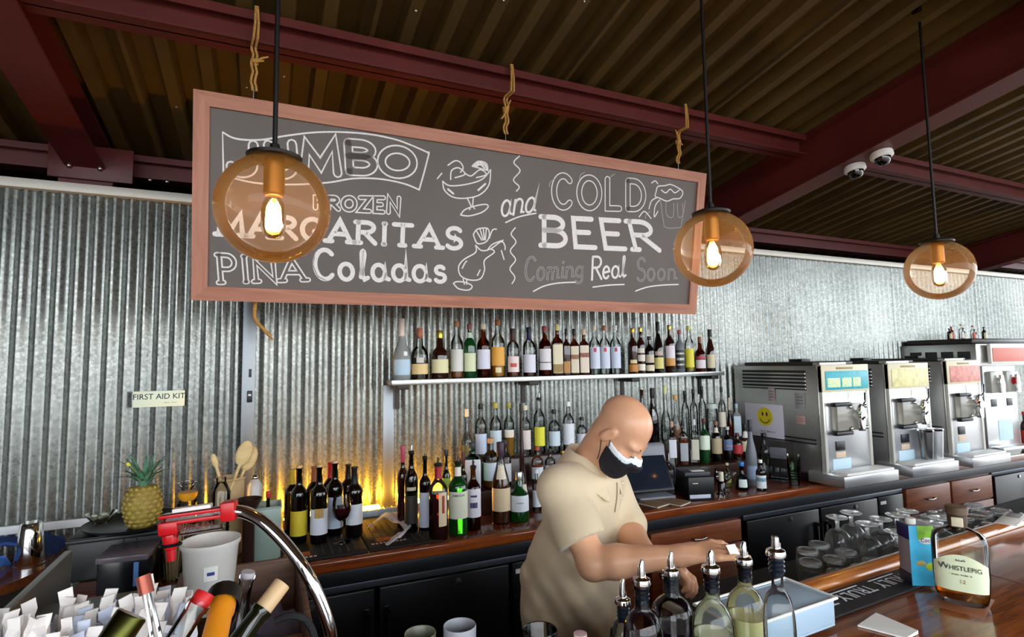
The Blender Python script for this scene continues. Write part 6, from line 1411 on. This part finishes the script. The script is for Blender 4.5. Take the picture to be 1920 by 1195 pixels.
q = atz(320, 1068, CTZ); t = thing('fruit_plate', 'small pale plate with lime on the counter behind the container', 'plate', (-.225, 2.40, CTZ))
MB().lathe([(1e-4, 0), (.04, 0), (.062, .010), (.064, .011), (.060, .008), (1e-4, .003)], 28).build('plate', mat('pale plate', 'c8ccc4', .3), t); MB().lathe([(.0605, .0105), (.0645, .0125), (.0625, .009)], 28).build('plate_rim', WHITE, t)
t = thing('lime', 'green lime half on the small plate', 'fruit', (-.232, 2.395, CTZ+.004)); MB().ball((0, 0, .022), (.026, .024, .022), 18, 12).build('lime_rind', mat('lime rind', '7fa83a', .4, bump=.2, bscale=200), t); MB().ball((.024, -.004, .024), (.005, .005, .005), 8, 6).build('lime_tip', mat('lime tip', '5f7a2a', .5), t)
t = thing('orange_wedge', 'orange peel wedge beside the lime on the small plate', 'fruit', (-.186, 2.385, CTZ+.004), .4)
m_ = MB()
for i in range(9):
    an = PI*i/8; m_.v += [(.034*math.cos(an), -.012, .034*math.sin(an)+.001), (.034*math.cos(an), .012, .034*math.sin(an)+.001)]
m_.f += [(2*i, 2*i+2, 2*i+3, 2*i+1) for i in range(8)]; m_.build('peel', mat('orange peel', 'd9701e', .45, bump=.2, bscale=250), t, smooth=60)
f_ = MB(); f_.v += [(0, -.010, .001), (0, .010, .001)]
for i in range(9):
    an = PI*i/8; f_.v += [(.032*math.cos(an), -.010, .032*math.sin(an)+.001), (.032*math.cos(an), .010, .032*math.sin(an)+.001)]
f_.f += [(0, 2+2*i, 4+2*i) for i in range(8)]+[(1, 5+2*i, 3+2*i) for i in range(8)]; f_.build('flesh', mat('orange flesh', 'e8a03a', .4), t, smooth=0)
# mint jar, orange half, glass, crock of wooden spoons, tub, small bottles
t = thing('mint_jar', 'clear jar of green mint sprigs behind the red dispensing head', 'jar', (-.215, 2.53, CTZ))
MB().lathe([(1e-4, 0), (.042, 0), (.044, .004), (.046, .12), (.047, .121)], 24).build('jar', CLEAR, t)
for k in range(16):
    an = k*2.4; z0_ = .03+.012*k; r_ = .026; lf = MB()
    lf.add([(0, 0, 0), (.018, -.010, .008), (.038, 0, .012), (.018, .010, .008), (.018, 0, .001)], [(0, 1, 4), (1, 2, 4), (2, 3, 4), (3, 0, 4)], RZ(an) @ T(.004, 0, z0_)); lf.build('mint_leaf', mat('mint leaf %d' % (k % 2), ['5f9a4a', '8fb870'][k % 2], .5), t, smooth=0)
MB().tube([(0, 0, .005), (.004, 0, .22)], .002, 6).build('mint_stem', mat('mint stem', '6a8a4a', .6), t)
p = aty(352, 932, 2.62); t = thing('orange_half', 'orange half on a glass behind the dispensing head', 'fruit', (float(p[0]), 2.62, float(p[2])-.018))
MB().lathe([(1e-4, 0), (.022, .004), (.034, .02), (.036, .036), (1e-4, .038)], 24).build('rind', mat('orange rind', 'e09a1e', .45, bump=.2, bscale=250), t); MB().lathe([(1e-4, .0385), (.033, .0383), (.033, .037)], 24).build('flesh', mat('orange flesh', 'e8a03a', .4), t)
oz = float(p[2])-.018-CTZ; t = thing('highball_glass', 'tall clear glass carrying the orange half', 'glass', (float(p[0]), 2.62, CTZ))
MB().lathe([(1e-4, 0), (.032, 0), (.033, .003), (.036, oz), (.034, oz), (.031, .008), (1e-4, .008)], 24).build('cup', CLEAR, t); MB().lathe([(.034, oz-.003), (.037, oz-.001), (.034, oz)], 24).build('rim', CLEAR, t)
p = aty(330, 928, 2.66); t = thing('cocktail_glass', 'small stemmed cocktail glass left of the orange half', 'glass', (float(p[0])+.03, 2.74, CTZ))
hz = float(p[2])+.03-CTZ; MB().lathe([(1e-4, 0), (.03, 0), (.03, .003), (.004, .008), (.004, hz-.05), (.036, hz)], 22).build('bowl', CLEAR, t); MB().lathe([(.035, hz-.001), (.037, hz+.001), (.035, hz+.002)], 22).build('rim', CHROME, t)
q = aty(440, 900, 2.55); CX_ = float(q[0]); t = thing('utensil_crock', 'pale tan crock holding wooden spoons on the counter', 'crock', (CX_-.02, 2.60, CTZ))
ch = float(aty(440, 898, 2.56)[2])-CTZ
MB().lathe([(1e-4, 0), (.048, 0), (.05, .005), (.055, ch-.01), (.058, ch), (.053, ch), (.047, .01), (1e-4, .01)], 28).build('pot', mat('tan pot', 'bfa074', .5, noise=.15), t); MB().lathe([(.055, ch-.012), (.060, ch-.004), (.057, ch+.002)], 28).build('pot_rim', mat('tan pot', 'bfa074', .5), t)
SPW = wood('spoon wood', 'c9a468', 'e0c48c', .5)
def spoon(px0, py0, px1, py1, yy, bowl, label):
    a = np.array(aty(px0, py0, yy)); b = np.array(aty(px1, py1, yy)); t = thing('wooden_spoon', label, 'spoon', tuple(map(float, b)), 0, 'wooden spoons in the crock')
    d = a-b; L_ = float(np.linalg.norm(d)); n = d/L_
    MB().tube([tuple(map(float, n*(-.10))), tuple(map(float, n*L_*.5)), tuple(map(float, n*L_*.8))], [.006, .0065, .007], 10).build('handle', SPW, t)
    q = Vector((0, 0, 1)).rotation_difference(Vector(n)).to_matrix().to_4x4()
    MB().ball((0, 0, 0), (.030 if bowl else .013, .008, .052 if bowl else .03), 20, 12, T(*map(float, n*(L_-.05))) @ q).build('paddle', SPW, t, smooth=80)
spoon(466, 828, 437, 905, 2.55, True, 'wide wooden spoon with oval paddle in the crock')
spoon(476, 838, 448, 905, 2.575, True, 'second wide wooden spoon behind the first in the crock')
spoon(396, 842, 414, 905, 2.56, False, 'narrow wooden paddle leaning left in the crock')
q = aty(493, 1000, 2.48); t = thing('plastic_bin', 'square translucent green plastic bin left of the wine bottles', 'bin', (float(q[0]), 2.50, CTZ))
bz = float(aty(493, 950, 2.48)[2])-CTZ; GB = mat('translucent green plastic', 'a9bfb4', .3, trans=.35)
for a in ((-.065, .065, -.06, -.056), (-.065, .065, .056, .06), (-.065, -.061, -.056, .056), (.061, .065, -.056, .056)): MB().bbox(*a, 0, bz, .001).build('bin_wall', GB, t)
MB().box(-.065, .065, -.06, .06, 0, .004).build('bin_floor', GB, t); MB().tube([(-.066, -.061, bz), (.066, -.061, bz), (.066, .061, bz), (-.066, .061, bz)], .004, 8, closed=True).build('bin_rim', GB, t)
q = aty(503, 930, 2.50); hz = float(aty(503, 922, 2.5)[2])-CTZ-.005
bottle('small dark bottle with red cap standing inside the green bin', (float(q[0]), 2.505, CTZ+.0045), hz, .020, 'spirit', 'dkgreen', labels=(('c83a2a', .4, .62, 80),), cap=('c8281e', 0), name='small_bottle')
q = aty(472, 920, 2.60); hz = float(aty(472, 898, 2.6)[2])-CTZ
t = thing('salt_shaker', 'glass shaker with white contents right of the wooden spoons', 'shaker', (float(q[0])+.01, 2.66, CTZ))
MB().lathe([(1e-4, 0), (.03, 0), (.032, .005), (.032, hz-.04), (.02, hz-.02), (.012, hz-.012)], 20).build('jar', mat('milky glass', 'e4e2dc', .25, trans=.3), t); MB().ball((0, 0, hz-.008), .014, 12, 8).build('top', CHROME, t)
q = aty(415, 905, 2.48); hz = float(aty(415, 893, 2.48)[2])-CTZ
t = thing('cocktail_shaker', 'clear ridged glass shaker left of the crock', 'shaker', (float(q[0]), 2.475, CTZ))
MB().lathe([(1e-4, 0), (.028, 0), (.03, .004), (.034, hz-.06), (.022, hz-.03), (.018, hz-.025), (.018, hz-.004), (1e-4, hz)], 22).build('body', CLEAR, t); 
for k in range(4): MB().lathe([(.032, .05+k*.03), (.0345, .053+k*.03), (.032, .056+k*.03)], 22).build('ridge', CLEAR, t)
q = aty(462, 940, 2.40); t = thing('dark_bowl', 'small dark bowl in front of the crock', 'bowl', (float(q[0])+.01, 2.41, CTZ)); hz = float(aty(462, 938, 2.4)[2])-CTZ
MB().lathe([(1e-4, 0), (.022, 0), (.022, hz-.05), (.046, hz), (.043, hz), (.020, hz-.045), (1e-4, hz-.045)], 24).build('bowl', mat('dark brown bowl', '2a1a14', .3), t); MB().lathe([(.043, hz-.001), (.047, hz+.001), (.045, hz+.003)], 24).build('rim', mat('dark brown bowl', '2a1a14', .3), t)
# corner counter with steel cup and blue cloth
t = thing('corner_counter', 'round ended varnished wooden counter at the far left corner', 'counter', (0, 0, 0))
poly = [(-2.2, 2.42), (-1.1, 2.46), (-.92, 2.53), (-.82, 2.63), (-.755, 2.78), (-.735, 2.98), (-.74, 3.03), (-2.2, 3.03)]
MB().prism(poly, .885, .92).build('top', mat('varnished corner wood', '6f3a1c', .2, noise=.3, nscale=8, coat=.5, stretch=(1, 8, 8)), t)
for k in range(3):
    MB().bbox(-2.2, -.86, 2.60, 2.63, .60-k*.29, .875-k*.29, .004).build('drawer_front', mat('galvanised drawer', 'a9adac', .45, .4, noise=.15), t)
MB().box(-2.2, -.86, 2.63, 3.0, 0, .885).build('carcass', DARKWOOD, t)
MB().bbox(-1.06, -.99, 2.585, 2.60, .02, .87, .003).build('red_post', mat('red post', '7a2420', .5), t)
q = atz(55, 1058, .9205); t = thing('shaker_tin', 'upturned steel shaker tin on the round ended counter', 'cup', (float(q[0]), float(q[1]), .9205))
MB().lathe([(.048, 0), (.0495, .002), (.036, .155), (.031, .162), (1e-4, .163)], 32).build('tin', CHROME, t, smooth=50); MB().lathe([(.048, 0), (.051, .003), (.0485, .006)], 32).build('rim', CHROME, t)
BL = mat('blue cloth', '24417e', .85, noise=.15)
cloth_strip('blue_apron', 'blue cloth folded on the round ended counter behind the steel tin', [(-1.15, 2.92, .935), (-1.05, 2.90, .985), (-.95, 2.93, 1.0), (-.82, 2.95, .985), (-.78, 2.95, .935)], (.02, .13, .0), BL, cat='cloth', amp=.010, th=.012)
cloth_strip('blue_towel', 'lighter blue crumpled cloth at the left edge of the photo', [(-1.12, 2.72, .930), (-1.06, 2.74, .968), (-.98, 2.77, .972), (-.93, 2.80, .932)], (.05, .13, .0), mat('bright blue cloth', '3a66b0', .85, noise=.15), cat='cloth', amp=.010, th=.010)
